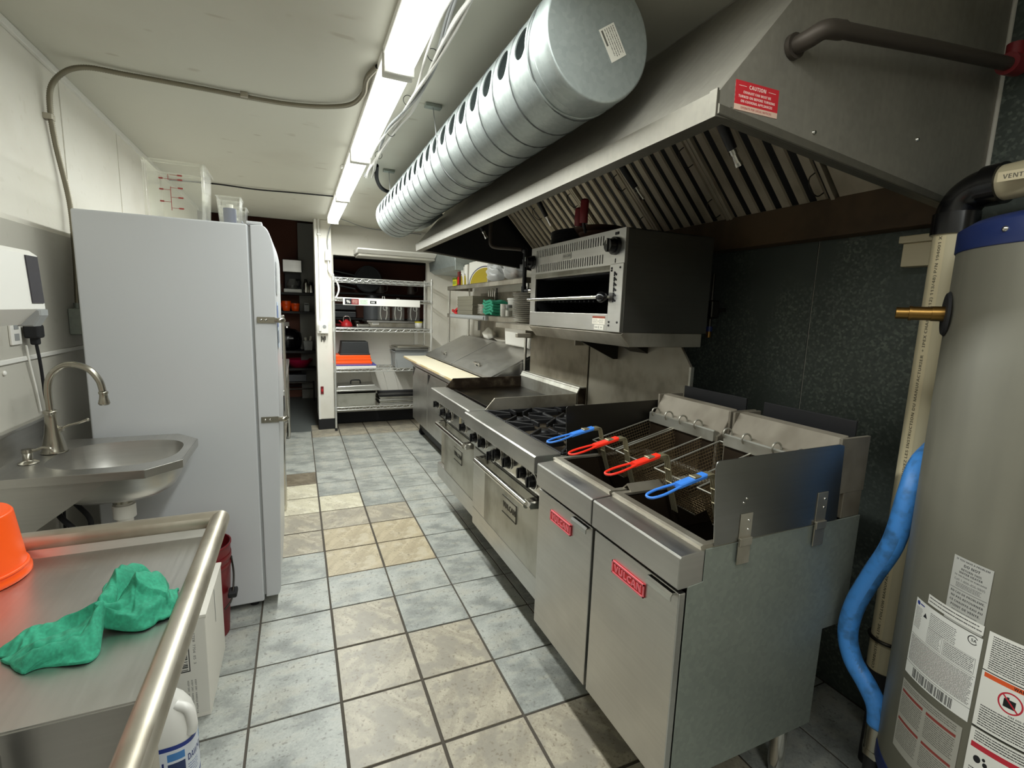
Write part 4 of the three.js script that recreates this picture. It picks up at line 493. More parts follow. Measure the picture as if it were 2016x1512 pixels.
// ================================================================ double overshelf
{
  const t = thing('overshelf', 'two-tier steel overshelf on posts above the prep table', 'overshelf', [1.83, 1.19, -4.66]), zn = -3.53, zf = -5.74, x0 = 1.66, x1 = 1.975;
  for (const y of [1.775, 1.455]) obj('shelf', [bx(x0, x1, y - 0.006, y, zf, zn, 0.001), bx(x0, x0 + 0.006, y - 0.045, y, zf, zn, 0.002), bx(x0, x1, y - 0.045, y, zf, zf + 0.005, 0.001), bx(x0, x1, y - 0.045, y, zn - 0.005, zn, 0.001)], M.steelDull, t);
  for (const [x, z, yb] of [[x0 + 0.03, zf - 0.015, 0.9], [x1 - 0.05, zf + 0.03, 1.195], [x0 + 0.03, -3.56, 0.9], [x1 - 0.05, -3.66, 1.195]]) obj('post', [cyl([x, yb, z], [x, 1.775, z], 0.0125), cyl([x, yb, z], [x, yb + 0.006, z], 0.022)], M.chrome, t);
  obj('post_foot_plate', bx(1.66, 1.72, 0.893, 0.9, -3.585, -3.535, 0.001), M.steelDull, t);
  obj('ticket_rail', [cyl([x0 - 0.02, 1.432, zf + 0.25], [x0 - 0.02, 1.432, zn - 0.85], 0.022), bx(x0 - 0.03, x0, 1.41, 1.455, zn - 0.88, zn - 0.82, 0.004), bx(x0 - 0.03, x0, 1.41, 1.455, zf + 0.22, zf + 0.27, 0.004)], M.lidGrey, t);
  const s = thing('side_shelf', 'small steel shelf between overshelf and salamander broiler', 'shelf', [1.53, 1.4, -3.05]); obj('shelf_plate', [bx(1.4, 1.655, 1.415, 1.421, -3.5, -2.62, 0.001), bx(1.4, 1.406, 1.38, 1.421, -3.5, -2.62, 0.002)], M.steelDull, s); obj('back_flange', bx(1.645, 1.655, 1.415, 1.47, -3.5, -2.62, 0.002), M.steelDull, s); obj('support', [bx(1.63, 1.7, 1.3, 1.415, -3.45, -3.44, 0.001), bx(1.63, 1.7, 1.3, 1.415, -2.7, -2.69, 0.001)], M.steelDull, s);
}
// ---- upper shelf goods
{
  const y = 1.776;
  const t1 = thing('tea_tin', 'small yellow green tin at far end of top shelf', 'tin', [1.78, y, -5.6]); obj('tin_body', bx(1.7, 1.78, y, y + 0.09, -5.67, -5.52, 0.006), M.yellow, t1); obj('lid', bx(1.697, 1.783, y + 0.075, y + 0.1, -5.673, -5.517, 0.005), std({ color: 0x5a6a1c, roughness: 0.4 }), t1); obj('print_band', bx(1.6985, 1.7, y + 0.02, y + 0.06, -5.66, -5.53, 0), std({ color: 0x8a9a2a, roughness: 0.5 }), t1);
  const t2 = thing('spice_box', 'narrow dark red box on the top shelf', 'box', [1.74, y, -5.44]); obj('carton', bx(1.7, 1.78, y, y + 0.16, -5.48, -5.41, 0.002), std({ color: 0x6a2a24, roughness: 0.6 }), t2); obj('print_panel', bx(1.6985, 1.7, y + 0.02, y + 0.1, -5.475, -5.415, 0), M.red, t2);
  const arc = (u0, r) => canvasTex(256, 256, (g) => { g.fillStyle = '#e8e6de'; g.fillRect(0, 0, 256, 256); g.fillStyle = '#2c3050'; g.beginPath(); g.arc(u0, 270, r + 20, 0, 7); g.fill(); g.fillStyle = '#e8e6de'; g.beginPath(); g.arc(u0, 270, r + 8, 0, 7); g.fill(); g.fillStyle = '#a89420'; g.beginPath(); g.arc(u0, 270, r, 0, 7); g.fill(); });
  const c1 = thing('carton', 'white carton with wide ochre arc print on top shelf', 'carton', [1.8, y, -4.85]); obj('carton_body', bx(1.72, 1.95, y, y + 0.235, -5.12, -4.55, 0.003), M.card, c1); plate('print', 0.56, 0.225, 0.001, arc(200, 180), [1.7192, y + 0.118, -4.835], -Math.PI / 2, c1);
  for (const [z, w] of [[-5.32, 'farther'], [-5.2, 'nearer']]) { const c = thing('carton', 'narrow white carton with ochre arc, ' + w + ' of the two', 'carton', [1.8, y, z], 'narrow cartons on top shelf'); obj('carton_body', bx(1.71, 1.9, y, y + 0.2 + (w === 'nearer' ? 0.02 : 0), z - 0.052, z + 0.052, 0.003), M.card, c); plate('print', 0.1, 0.2, 0.001, arc(30, 150), [1.7092, y + 0.104, z], -Math.PI / 2, c); }
  const blob = (name, label, x, z, sx, sy, sz, k) => { const g = new THREE.SphereGeometry(1, 28, 18), p = g.attributes.position; for (let i = 0; i < p.count; i++) { const a = p.getX(i), b = p.getY(i), c = p.getZ(i), d = 1 + 0.16 * Math.sin(5 * a + k) * Math.cos(6 * c - k) + 0.1 * Math.sin(11 * b + 7 * a); p.setXYZ(i, a * sx * d + x, y + Math.max(0, (b * 0.5 + 0.5) * sy * d), c * sz * d + z); } g.computeVertexNormals(); const o = obj(name, g, M.bag); tag(o, label, 'bag'); };
  blob('plastic_bag', 'crumpled clear plastic bag beside the ochre arc carton', 1.76, -4.42, 0.08, 0.19, 0.17, 1); blob('plastic_bag', 'crumpled plastic bag at near end of top shelf', 1.77, -4.02, 0.085, 0.2, 0.17, 3);
  const bag = thing('bread_pack', 'tan bread roll inside the bag at near end', 'bread', [1.76, y, -3.95]); obj('roll', xf(new THREE.SphereGeometry(0.05, 16, 10), { at: [1.76, y + 0.05, -3.98], s: [0.7, 0.7, 1.6] }), std({ color: 0xc89a6a, roughness: 0.8 }), bag);
}
// ---- lower overshelf goods
{
  const y = 1.456;
  const g0 = thing('red_clamp', 'red plastic clip lying at far end of lower shelf', 'clip', [1.69, y, -5.55]); obj('jaw', [xf(bx(-0.012, 0.012, 0, 0.03, -0.1, 0.1, 0.006), { at: [1.7, y + 0.005, -5.55], rx: 0.2 })[0], xf(bx(-0.012, 0.012, 0, 0.03, -0.09, 0.09, 0.006), { at: [1.715, y + 0.03, -5.54], rx: -0.25 })[0]], M.red, g0); obj('pin', cyl([1.68, y + 0.03, -5.55], [1.73, y + 0.03, -5.55], 0.008), M.chrome, g0);
  const tray = thing('grey_tray', 'grey square tray at bottom of the tall tray stack', 'tray', [1.8, y, -5.2], 'stack of grey trays on lower shelf'); obj('tray_body', [bx(1.7, 1.93, y, y + 0.006, -5.44, -4.92, 0.003), bx(1.695, 1.71, y, y + 0.016, -5.445, -4.915, 0.003), bx(1.92, 1.935, y, y + 0.016, -5.445, -4.915, 0.003), bx(1.7, 1.93, y, y + 0.016, -5.445, -5.43, 0.003), bx(1.7, 1.93, y, y + 0.016, -4.93, -4.915, 0.003)], std({ color: 0x8c8878, roughness: 0.5, metalness: 0.4 }), tray);
  for (let i = 1; i < 14; i++) copyOf(tray, [1.8 + rr(-0.002, 0.002), y + i * 0.014, -5.2 + rr(-0.003, 0.003)], 0, i === 13 ? 'grey square tray on top of the tall tray stack' : 'grey square tray, ' + ORD[i] + ' from bottom of tall tray stack');
  const pl = thing('dinner_plate', 'white plate at bottom of the stack beside grey trays', 'plate', [1.76, y, -4.66], 'white plates beside grey trays'); obj('plate_body', xf([lathe([[0, 0], [0.07, 0], [0.072, 0.004], [0.12, 0.018], [0.122, 0.021], [0.07, 0.008], [0, 0.007]], [0, 0, 0], 40)], { at: [1.79, y, -4.66] }), M.porcelain, pl);
  for (let i = 1; i < 8; i++) copyOf(pl, [1.76 + rr(-0.003, 0.003), y + i * 0.0125, -4.66 + rr(-0.004, 0.004)], 0, i === 7 ? 'white plate on top of the stack beside grey trays' : 'white plate, ' + ORD[i] + ' from bottom of stack beside grey trays');
  const fold = (i) => { const g = new THREE.BoxGeometry(0.16, 0.022, 0.26, 8, 2, 14), p = g.attributes.position; for (let k = 0; k < p.count; k++) { p.setY(k, p.getY(k) + 0.008 * Math.sin(p.getZ(k) * 34 + i * 2) + 0.004 * Math.sin(p.getX(k) * 50)); p.setX(k, p.getX(k) + 0.008 * Math.sin(p.getZ(k) * 45 + i)); } g.computeVertexNormals(); return g; };
  const cl = thing('green_cloth', 'green cloth at bottom of the folded pile on lower shelf', 'cloth', [1.75, y, -4.4], 'folded green cloths on lower shelf'); obj('folded_sheet', xf(fold(0), { at: [1.75, y + 0.024, -4.4] }), M.green, cl);
  for (let i = 1; i < 5; i++) copyOf(cl, [1.75 + rr(-0.006, 0.006), y + i * 0.027, -4.4 + rr(-0.012, 0.012)], i % 2 * 0.06, i === 4 ? 'green cloth on top of the folded pile on lower shelf' : 'green cloth, ' + ORD[i] + ' from bottom of folded pile on lower shelf');
  const sm = thing('portion_cup', 'white portion cup stack on lower shelf beside green cloths', 'cups', [1.75, y, -4.15]); obj('cup', Array.from({ length: 7 }, (_, i) => lathe([[0.026, 0], [0.034, 0.02], [0.036, 0.02], [0.036, 0.022], [0.033, 0.022], [0.025, 0.002]], [1.74, y + i * 0.015, -4.16], 24)), M.plasticWhite, sm);
  const jr = thing('salt_jar', 'small clear jar with white lid on lower shelf', 'jar', [1.74, y, -4.04]); obj('jar_body', lathe([[0, 0], [0.03, 0], [0.032, 0.006], [0.032, 0.07], [0.027, 0.078]], [1.74, y, -4.04], 24), M.clear, jr); obj('lid', cyl([1.74, y + 0.078, -4.04], [1.74, y + 0.105, -4.04], 0.03, 0.029), M.lidGrey, jr); obj('salt', cyl([1.74, y + 0.004, -4.04], [1.74, y + 0.055, -4.04], 0.029), M.white, jr);
  const wt = thing('white_tub', 'white round tub behind the post on lower shelf', 'tub', [1.86, y, -4.15]); obj('tub_body', lathe([[0, 0], [0.075, 0], [0.09, 0.15], [0.094, 0.15], [0.094, 0.158], [0.088, 0.158], [0.073, 0.005], [0, 0.005]], [1.87, y, -4.15], 32), M.plasticWhite, wt); obj('lid', lathe([[0, 0.168], [0.092, 0.168], [0.097, 0.162], [0.097, 0.152], [0.0945, 0.152]], [1.87, y, -4.15], 32), M.plasticWhite, wt);
  const ut = thing('utensil_holder', 'steel utensils standing behind the grey tray stack', 'utensils', [1.95, y, -5.0]); for (let i = 0; i < 5; i++) obj('utensil', cyl([1.955, y, -5.12 + i * 0.06], [1.955, y + 0.29 - (i % 2) * 0.02, -5.12 + i * 0.06], 0.007), i === 4 ? M.black : M.chrome, ut);
  // tall plate stack on the side shelf
  const sp = thing('dinner_plate', 'large white plate at bottom of tall stack beside broiler', 'plate', [1.53, 1.421, -3.18], 'tall stack of plates beside broiler'); obj('plate_body', lathe([[0, 0], [0.07, 0], [0.072, 0.004], [0.12, 0.016], [0.122, 0.019], [0.07, 0.008], [0, 0.007]], [1.53, 1.421, -3.18], 40), M.porcelain, sp);
  for (let i = 1; i < 15; i++) copyOf(sp, [1.53 + rr(-0.004, 0.004), 1.421 + i * 0.014, -3.18 + rr(-0.004, 0.004)], 0, i === 14 ? 'large white plate on top of tall stack beside broiler' : 'large white plate, ' + ORD[i] + ' from bottom of tall stack beside broiler');
  // under the lower shelf, on the ledge of the prep table
  const yl = 1.196;
  const w = thing('white_bin', 'white square plastic bin at near end of prep table ledge', 'bin', [1.87, yl, -3.78]); obj('bin_body', [prism([[-4.2, yl], [-4.23, yl + 0.17], [-3.66, yl + 0.17], [-3.69, yl]], 'x', 1.78, 1.97, 0.01)], M.plasticWhite, w); obj('rim', bx(1.775, 1.975, yl + 0.16, yl + 0.18, -4.235, -3.655, 0.004), M.plasticWhite, w);
  const pf = thing('white_platter', 'white oval platter lying on prep table ledge', 'platter', [1.9, yl, -4.4]); obj('platter_body', xf(lathe([[0, 0], [0.09, 0], [0.14, 0.022], [0.143, 0.025], [0.09, 0.008], [0, 0.006]], [0, 0, 0], 40), { s: [0.55, 1.2, 1.5], at: [1.9, yl, -4.5] }), M.porcelain, pf);
  const bg = thing('plastic_pouch', 'white plastic pouch slumped on prep table ledge', 'pouch', [1.9, yl, -4.95]); { const g = new THREE.SphereGeometry(1, 24, 16), p = g.attributes.position; for (let i = 0; i < p.count; i++) { const a = p.getX(i), b = p.getY(i), c = p.getZ(i), k = (1 - 0.55 * Math.max(0, b)) * (1 + 0.12 * Math.sin(9 * c + 5 * a)); p.setXYZ(i, 1.9 + a * 0.06 * k, yl + Math.max(0, (b * 0.5 + 0.5) * 0.13), -4.95 + c * 0.12 * k); } g.computeVertexNormals(); obj('pouch_body', g, M.plasticWhite, bg); }
  const pb = thing('outlet_box', 'small grey outlet box on right wall above prep table', 'outlet', [1.99, 1.33, -5.5]); obj('box_body', bx(1.955, 1.998, 1.27, 1.38, -5.56, -5.46, 0.005), M.lidGrey, pb); obj('cover', bx(1.95, 1.956, 1.265, 1.385, -5.565, -5.455, 0.003), M.plasticWhite, pb);
  const md = obj('prep_backsplash', bx(1.98, 1.99, 1.2, 1.7, -5.45, -3.5, 0.001), M.steelDull); tag(md, 'steel backsplash sheet on the wall behind overshelf', 'backsplash');
}
// ================================================================ wire rack
{
  const t = thing('wire_rack', 'tall chrome wire shelving rack against back wall', 'rack', [0.97, 0, -6.28]), x0 = 0.39, x1 = 1.555, zf = -6.47, zn = -6.09;
  for (const x of [x0, x1]) for (const z of [zf, zn]) { const p = obj('post', [cyl([x, 0.03, z], [x, 1.86, z], 0.0125, 0.0125, 14)], M.zinc, t); obj('foot', cyl([x, 0, z], [x, 0.035, z], 0.018, 0.014, 14), M.rubber, p); obj('post_cap', xf(new THREE.SphereGeometry(0.013, 12, 8), { at: [x, 1.86, z] }), M.zinc, p); }
  const ys = [1.83, 1.6, 1.24, 0.755, 0.285];
  ys.forEach((y, i) => {
    const edge = []; const zig = (a, b, n, f) => { for (let k = 0; k < n; k++) { const s0 = k / n, s1 = (k + 0.5) / n, s2 = (k + 1) / n, P3 = (s, yy) => f(s, yy); edge.push(cyl(P3(s0, y - 0.002), P3(s1, y - 0.034), 0.003, 0.003, 5), cyl(P3(s1, y - 0.034), P3(s2, y - 0.002), 0.003, 0.003, 5)); } };
    for (const z of [zf, zn]) { edge.push(cyl([x0, y, z], [x1, y, z], 0.005, 0.005, 8), cyl([x0, y - 0.036, z], [x1, y - 0.036, z], 0.005, 0.005, 8)); zig(0, 1, 14, (s, yy) => [x0 + s * (x1 - x0), yy, z]); }
    for (const x of [x0, x1]) { edge.push(cyl([x, y, zf], [x, y, zn], 0.005, 0.005, 8), cyl([x, y - 0.036, zf], [x, y - 0.036, zn], 0.005, 0.005, 8)); zig(0, 1, 4, (s, yy) => [x, yy, zf + s * (zn - zf)]); }
    const sh = obj('wire_shelf', edge, M.zinc, t);
    const deck = []; for (let k = 1; k < 46; k++) { const x = x0 + (x1 - x0) * k / 46; deck.push(cyl([x, y + 0.002, zf], [x, y + 0.002, zn], 0.0018, 0.0018, 4)); } const d = obj('deck_wires', deck, M.zinc, sh); d.userData.kind = 'stuff';
    for (const x of [x0, x1]) for (const z of [zf, zn]) obj('collar', cyl([x, y - 0.04, z], [x, y + 0.004, z], 0.018, 0.0165, 14), M.zinc, sh);
    if (i === 2) obj('tray_liner', bx(x0 + 0.02, x1 - 0.02, y + 0.004, y + 0.01, zf + 0.02, zn - 0.005, 0.002), M.steel, sh);
  });
  const lamp = thing('rail_light', 'white strip light hung under the second rack shelf', 'strip light', [0.97, 1.53, -6.07]); obj('housing', bx(0.49, 1.4, 1.515, 1.6, -6.085, -6.05, 0.006), M.plasticWhite, lamp);
  const st = canvasTex(512, 96, (g, w, h) => { g.fillStyle = '#eceae4'; g.fillRect(0, 0, w, h); g.fillStyle = '#7a1c24'; g.fillRect(96, 6, 108, 84); g.fillStyle = '#15151a'; g.fillRect(14, 6, 90, 84); g.fillStyle = '#e8e4dc'; g.font = 'bold 60px sans-serif'; g.fillText('%', 34, 70); lines(g, 116, 22, 76, 3, 20, 8, '#d8c8b8', 18); g.fillStyle = '#cfe0cc'; g.fillRect(214, 10, 120, 76); lines(g, 224, 22, 96, 4, 16, 5, '#7a8a76', 16); g.fillStyle = '#15151a'; g.fillRect(362, 28, 90, 42); g.fillStyle = '#fff'; g.font = 'bold 30px sans-serif'; g.fillText('USE', 376, 60); }); plate('print', 0.42, 0.078, 0.0008, st, [0.71, 1.557, -6.0495], 0, lamp);
  obj('end_bracket', [bx(1.39, 1.54, 1.565, 1.58, -6.08, -6.06, 0.003), bx(0.42, 0.5, 1.575, 1.59, -6.08, -6.06, 0.003)], M.chrome, lamp);
}
// ---- on the rack
{
  const pan = (x0, x1, z0, z1, y, h, w, t = 0.002, taper = 0.02) => { const g = []; const q = (a) => a; g.push(bx(x0 + taper, x1 - taper, y, y + t, z0 + taper, z1 - taper, 0)); const side = (pts, ax, a, b) => g.push(prism(pts, ax, a, b)); side([[x0 + taper, y], [x0, y + h], [x0 + t, y + h], [x0 + taper + t, y]], 'z', z0 + 0.004, z1 - 0.004); side([[x1 - taper, y], [x1 - taper - t, y], [x1 - t, y + h], [x1, y + h]], 'z', z0 + 0.004, z1 - 0.004); side([[z0 + taper, y], [z0, y + h], [z0 + t, y + h], [z0 + taper + t, y]], 'x', x0 + 0.004, x1 - 0.004); side([[z1 - taper, y], [z1 - taper - t, y], [z1 - t, y + h], [z1, y + h]], 'x', x0 + 0.004, x1 - 0.004); if (w) g.push(...rectRing(x0 - w, x1 + w, z0 - w, z1 + w, y + h - 0.002, y + h + 0.001, w + 0.002)); return g; };
  let y = 0.76;
  const boards = [[M.white, 'white cutting board at bottom of the pile on wire rack'], [M.plasticWhite, 'white cutting board second from bottom on wire rack'], [std({ color: 0x4a4a9c, roughness: 0.5 }), 'blue violet cutting board in the pile on wire rack'], [std({ color: 0xd86a86, roughness: 0.5 }), 'pink cutting board on top of the pile on wire rack']];
  boards.forEach(([m, l], i) => { const b = obj('cutting_board', bx(0.4, 0.87 - (i === 3 ? 0.05 : i === 1 ? 0.004 : 0), y, y + 0.014, -6.42, -6.095, 0.004), m); tag(b, l, 'cutting board', 'cutting boards on wire rack'); y += 0.0145; });
  const ob = thing('orange_bin', 'orange plastic tray lying upside down on cutting boards', 'tray', [0.6, y, -6.25]); obj('tray_body', [prism([[0.385, y], [0.4, y + 0.1], [0.8, y + 0.1], [0.815, y]], 'z', -6.42, -6.1, 0.006)], M.orange, ob); obj('rim', [bx(0.378, 0.822, y, y + 0.02, -6.43, -6.092, 0.004), bx(0.385, 0.815, y + 0.045, y + 0.055, -6.425, -6.097, 0.003)], M.orange, ob);
  const kb = thing('black_bin', 'black plastic bin standing upside down on orange tray', 'bin', [0.64, y + 0.1, -6.25]); obj('bin_body', prism([[0.455, y + 0.1], [0.475, y + 0.26], [0.775, y + 0.26], [0.795, y + 0.1]], 'z', -6.4, -6.12, 0.006), std({ color: 0x26282a, roughness: 0.5 }), kb); obj('rim', bx(0.45, 0.8, y + 0.1, y + 0.118, -6.405, -6.115, 0.004), std({ color: 0x202224, roughness: 0.5 }), kb);
  const t1 = thing('grey_bin', 'grey plastic bin with tray on right side of wire rack', 'bin', [1.32, 0.76, -6.25]); obj('bin_body', pan(1.1, 1.52, -6.43, -6.1, 0.76, 0.2, 0.012, 0.004), M.lidGrey, t1);
  const t2 = thing('steel_pan', 'shallow steel pan set in the grey bin on rack', 'pan', [1.32, 0.9, -6.25]); obj('pan_body', pan(1.1, 1.53, -6.43, -6.1, 0.963, 0.05, 0.015), M.steel, t2);
  const t3 = thing('flat_tray', 'flat steel tray lid on top of the shallow pan', 'tray', [1.32, 1.016, -6.25]); obj('lid_plate', xf(bx(-0.2, 0.2, 0, 0.008, -0.15, 0.15, 0.003), { at: [1.32, 1.018, -6.26], ry: 0.08 }), M.steelDull, t3); obj('edge', xf(rectRing(-0.205, 0.205, -0.155, 0.155, -0.004, 0.006, 0.008), { at: [1.32, 1.018, -6.26], ry: 0.08 }), M.chrome, t3);
  // bottom shelf
  const b0 = 0.29;
  const p1 = thing('hotel_pan', 'deep steel pan at left of the bottom rack shelf', 'pan', [0.63, b0, -6.26]); obj('pan_body', pan(0.4, 0.86, -6.43, -6.1, b0, 0.16, 0.014), M.steelStain, p1);
  const p2 = thing('hotel_pan', 'shallow steel pan resting inside the deep pan', 'pan', [0.64, b0 + 0.14, -6.26]); obj('pan_body', pan(0.395, 0.88, -6.435, -6.1, b0 + 0.165, 0.025, 0.014), M.chrome, p2);
  const p3 = thing('pan_cover', 'steel pan cover with black handle on deep pan', 'cover', [0.64, b0 + 0.2, -6.26]); obj('cover_body', [prism([[0.385, b0 + 0.2], [0.42, b0 + 0.25], [0.85, b0 + 0.26], [0.93, b0 + 0.2]], 'z', -6.42, -6.11, 0.006), bx(0.385, 0.93, b0 + 0.194, b0 + 0.203, -6.43, -6.1, 0.003)], M.steel, p3); obj('handle', tube([[0.58, b0 + 0.256, -6.26], [0.585, b0 + 0.295, -6.26], [0.62, b0 + 0.302, -6.26], [0.66, b0 + 0.302, -6.26], [0.69, b0 + 0.296, -6.26], [0.695, b0 + 0.258, -6.26]], 0.008, 24, 8), M.black, p3);
  const names = ['bottom', 'second', 'third', 'fourth', 'top'];
  for (let i = 0; i < 5; i++) { const yy = b0 + 0.002 + i * 0.026, s = thing('sheet_pan', (i === 4 ? 'black' : 'steel') + ' sheet pan, ' + names[i] + ' of the stack on bottom rack shelf', 'sheet pan', [1.2, yy, -6.26], 'sheet pans on bottom rack shelf'); obj('pan_body', pan(0.9 + 0.008 * (i % 2), 1.52, -6.44, -6.1, yy, 0.022, 0.006, 0.002, 0.006), i === 4 ? M.iron : i % 2 ? M.steelStain : M.steel, s); }
  for (const [x, l, w] of [[0.93, 'narrow white board leaning behind the sheet pans', 0.05], [1.1, 'wide white board leaning behind the sheet pans', 0.14]]) { const o = obj('leaning_board', prism([[x, 0.3], [x + w, 0.3], [x + w - 0.1, 0.72], [x - 0.1, 0.72]], 'z', -6.485, -6.472, 0.001), M.card); tag(o, l, 'board', 'boards leaning on back wall'); }
  for (const [x, w, l] of [[0.41, 0.11, 'pale board standing at left behind the black bin'], [1.42, 0.05, 'pale board standing at right behind the grey bin']]) { const o = obj('standing_board', bx(x, x + w, 0.76, 1.2, -6.488, -6.474, 0.001), M.white); tag(o, l, 'board', 'boards behind rack goods'); }
}
// ---- behind and in the pass-through
{
  const c = thing('pass_counter', 'steel counter seen through the pass-through opening', 'counter', [1.0, 0, -7.1]); obj('counter_top', bx(0.86, 1.95, 1.295, 1.32, -7.4, -6.86, 0.004), M.steel, c); obj('counter_body', bx(0.88, 1.9, 0, 1.295, -7.35, -6.88, 0.003), M.steelDull, c);
  const sill = 1.236, zz = -6.57;
  const rk = thing('red_kettle', 'small red kettle on the pass-through sill', 'kettle', [0.57, sill, zz]); obj('kettle_body', lathe([[0, 0], [0.065, 0], [0.075, 0.02], [0.06, 0.06], [0.025, 0.085], [0.02, 0.095], [0, 0.1]], [0.57, sill, zz], 28), M.red, rk); obj('spout', tube([[0.52, sill + 0.04, zz], [0.5, sill + 0.07, zz], [0.48, sill + 0.08, zz]], 0.008, 12, 8), M.red, rk); obj('handle', tube([[0.53, sill + 0.07, zz], [0.54, sill + 0.13, zz], [0.6, sill + 0.135, zz], [0.62, sill + 0.07, zz]], 0.006, 20, 8), M.chrome, rk);
  const rb = thing('red_bowl', 'small dark red bowl at left of the kettle', 'bowl', [0.47, sill, zz]); obj('bowl_body', lathe([[0, 0], [0.03, 0], [0.045, 0.04], [0.047, 0.04], [0.033, 0.003], [0, 0.003]], [0.47, sill, zz], 24), M.redDark, rb);
  const cn = thing('blender_base', 'chrome appliance base with clear sides on sill', 'appliance', [0.77, sill, zz]); obj('base', [bx(0.68, 0.86, sill, sill + 0.05, zz - 0.06, zz + 0.06, 0.02)], M.chrome, cn); obj('cap', [cyl([0.7, sill + 0.05, zz], [0.7, sill + 0.085, zz], 0.03, 0.026), cyl([0.84, sill + 0.05, zz], [0.84, sill + 0.07, zz], 0.02)], M.glass, cn);
  const dk = thing('dark_canister', 'tall dark grey canister behind the chrome base', 'canister', [0.98, 1.32, -7.2]); obj('canister_body', lathe([[0, 0], [0.12, 0], [0.125, 0.01], [0.125, 0.3], [0.115, 0.31], [0, 0.31]], [0.98, 1.321, -7.2], 32), M.greyPlastic, dk); obj('lid', cyl([0.98, 1.631, -7.2], [0.98, 1.665, -7.2], 0.1, 0.09), M.black, dk);
  [[1.1, 'first'], [1.3, 'second'], [1.52, 'third']].forEach(([x, w], i) => { const j = thing('glass_jar', 'clear jar of tongs behind the opening, ' + w + ' from left', 'jar', [x, 1.321, -6.98], 'clear jars with tongs'); obj('jar_body', bx(x - 0.08, x + 0.08, 1.321, 1.515, -7.05, -6.91, 0.02), M.clear, j); const g = thing('serving_tongs', 'steel tongs in clear jar, ' + w + ' from left', 'tongs', [x, 1.321, -6.98], 'tongs in clear jars'); for (const s of [-1, 1]) obj('arm', tube([[x + s * 0.01, 1.655 - i * 0.02, -6.98], [x + s * 0.03, 1.545, -6.98], [x + s * 0.045, 1.425, -6.97], [x + s * 0.03, 1.335, -6.98]], 0.007, 20, 6), M.plasticWhite, g); obj('hinge', xf(new THREE.TorusGeometry(0.03, 0.006, 6, 18), { at: [x + 0.02, 1.495, -6.955], ry: 0.3 }), M.plasticWhite, g); });
  const tb = thing('spread_tub', 'small white tub with yellow lid on sill', 'tub', [1.52, sill, zz]); obj('tub_body', lathe([[0, 0], [0.045, 0], [0.05, 0.075], [0, 0.075]], [1.5, sill, zz], 28), M.plasticWhite, tb); obj('lid', cyl([1.5, sill + 0.075, zz], [1.5, sill + 0.092, zz], 0.052), M.yellow, tb);
  const sg = thing('price_card', 'tiny white price card on the steel counter edge', 'card', [0.97, 1.3, -6.85]); obj('card', bx(0.93, 1.02, 1.26, 1.295, -6.88, -6.875, 0), M.card, sg); obj('print', bx(0.94, 1.01, 1.275, 1.283, -6.875, -6.874, 0), M.lidGrey, sg);
  // racks of dark goods behind
  const sh = thing('back_shelf', 'black shelf unit in the dark room behind opening', 'shelf', [1.1, 0, -8.2]); for (const y of [1.32, 1.72, 2.28]) obj('board', bx(0.32, 2.1, y - 0.03, y, -8.55, -8.15, 0.003), M.shelfDark, sh); for (const x of [0.33, 2.08]) obj('upright', bx(x - 0.02, x + 0.02, 0, 2.5, -8.55, -8.15, 0.003), M.shelfDark, sh);
  const lid = thing('round_lid', 'large round dark lid standing in the dark room', 'lid', [1.05, 1.75, -8.2]); obj('lid_disc', cyl([1.05, 1.935, -8.22], [1.05, 1.945, -8.17], 0.21, 0.2, 40), M.greyPlastic, lid); obj('rim', xf(new THREE.TorusGeometry(0.2, 0.012, 8, 40), { at: [1.05, 1.94, -8.17] }), M.greyPlastic, lid);
  for (let i = 0; i < 4; i++) { const o = thing('serving_tray', 'tilted grey tray in dark room, number ' + ['one', 'two', 'three', 'four'][i] + ' from the bottom', 'tray', [0.62, 1.75 + i * 0.07, -8.3], 'tilted trays in dark room'); obj('tray_body', xf(bx(-0.2, 0.2, 0, 0.025, -0.12, 0.12, 0.008), { at: [0.66, 1.8 + i * 0.07, -8.3], rz: -0.18 }), M.greyPlastic, o); }
  for (let i = 0; i < 2; i++) { const o = thing('storage_box', i ? 'upper grey storage box behind the red kettle' : 'lower grey storage box behind the red kettle', 'storage box', [0.62, 1.33, -8.3], 'grey storage boxes'); obj('box_body', bx(0.46, 0.86, 1.325 + i * 0.12, 1.42 + i * 0.12, -8.5, -8.2, 0.01), M.greyPlastic, o); obj('lip', bx(0.47, 0.85, 1.4 + i * 0.12, 1.415 + i * 0.12, -8.2, -8.18, 0.004), M.lidGrey, o); }
  for (const [x, w] of [[1.25, 'left'], [1.75, 'right']]) { const o = thing('pitcher', 'glass pitcher on the dark shelf, the ' + w + ' one', 'pitcher', [x, 1.72, -8.25], 'glass pitchers in dark room'); obj('pitcher_body', lathe([[0, 0], [0.06, 0], [0.07, 0.02], [0.06, 0.15], [0.065, 0.2], [0.062, 0.2]], [x, 1.721, -8.25], 28), M.clear, o); obj('handle', tube([[x + 0.06, 1.76, -8.25], [x + 0.11, 1.79, -8.25], [x + 0.1, 1.88, -8.25], [x + 0.06, 1.9, -8.25]], 0.008, 16, 8), M.clear, o); }
}
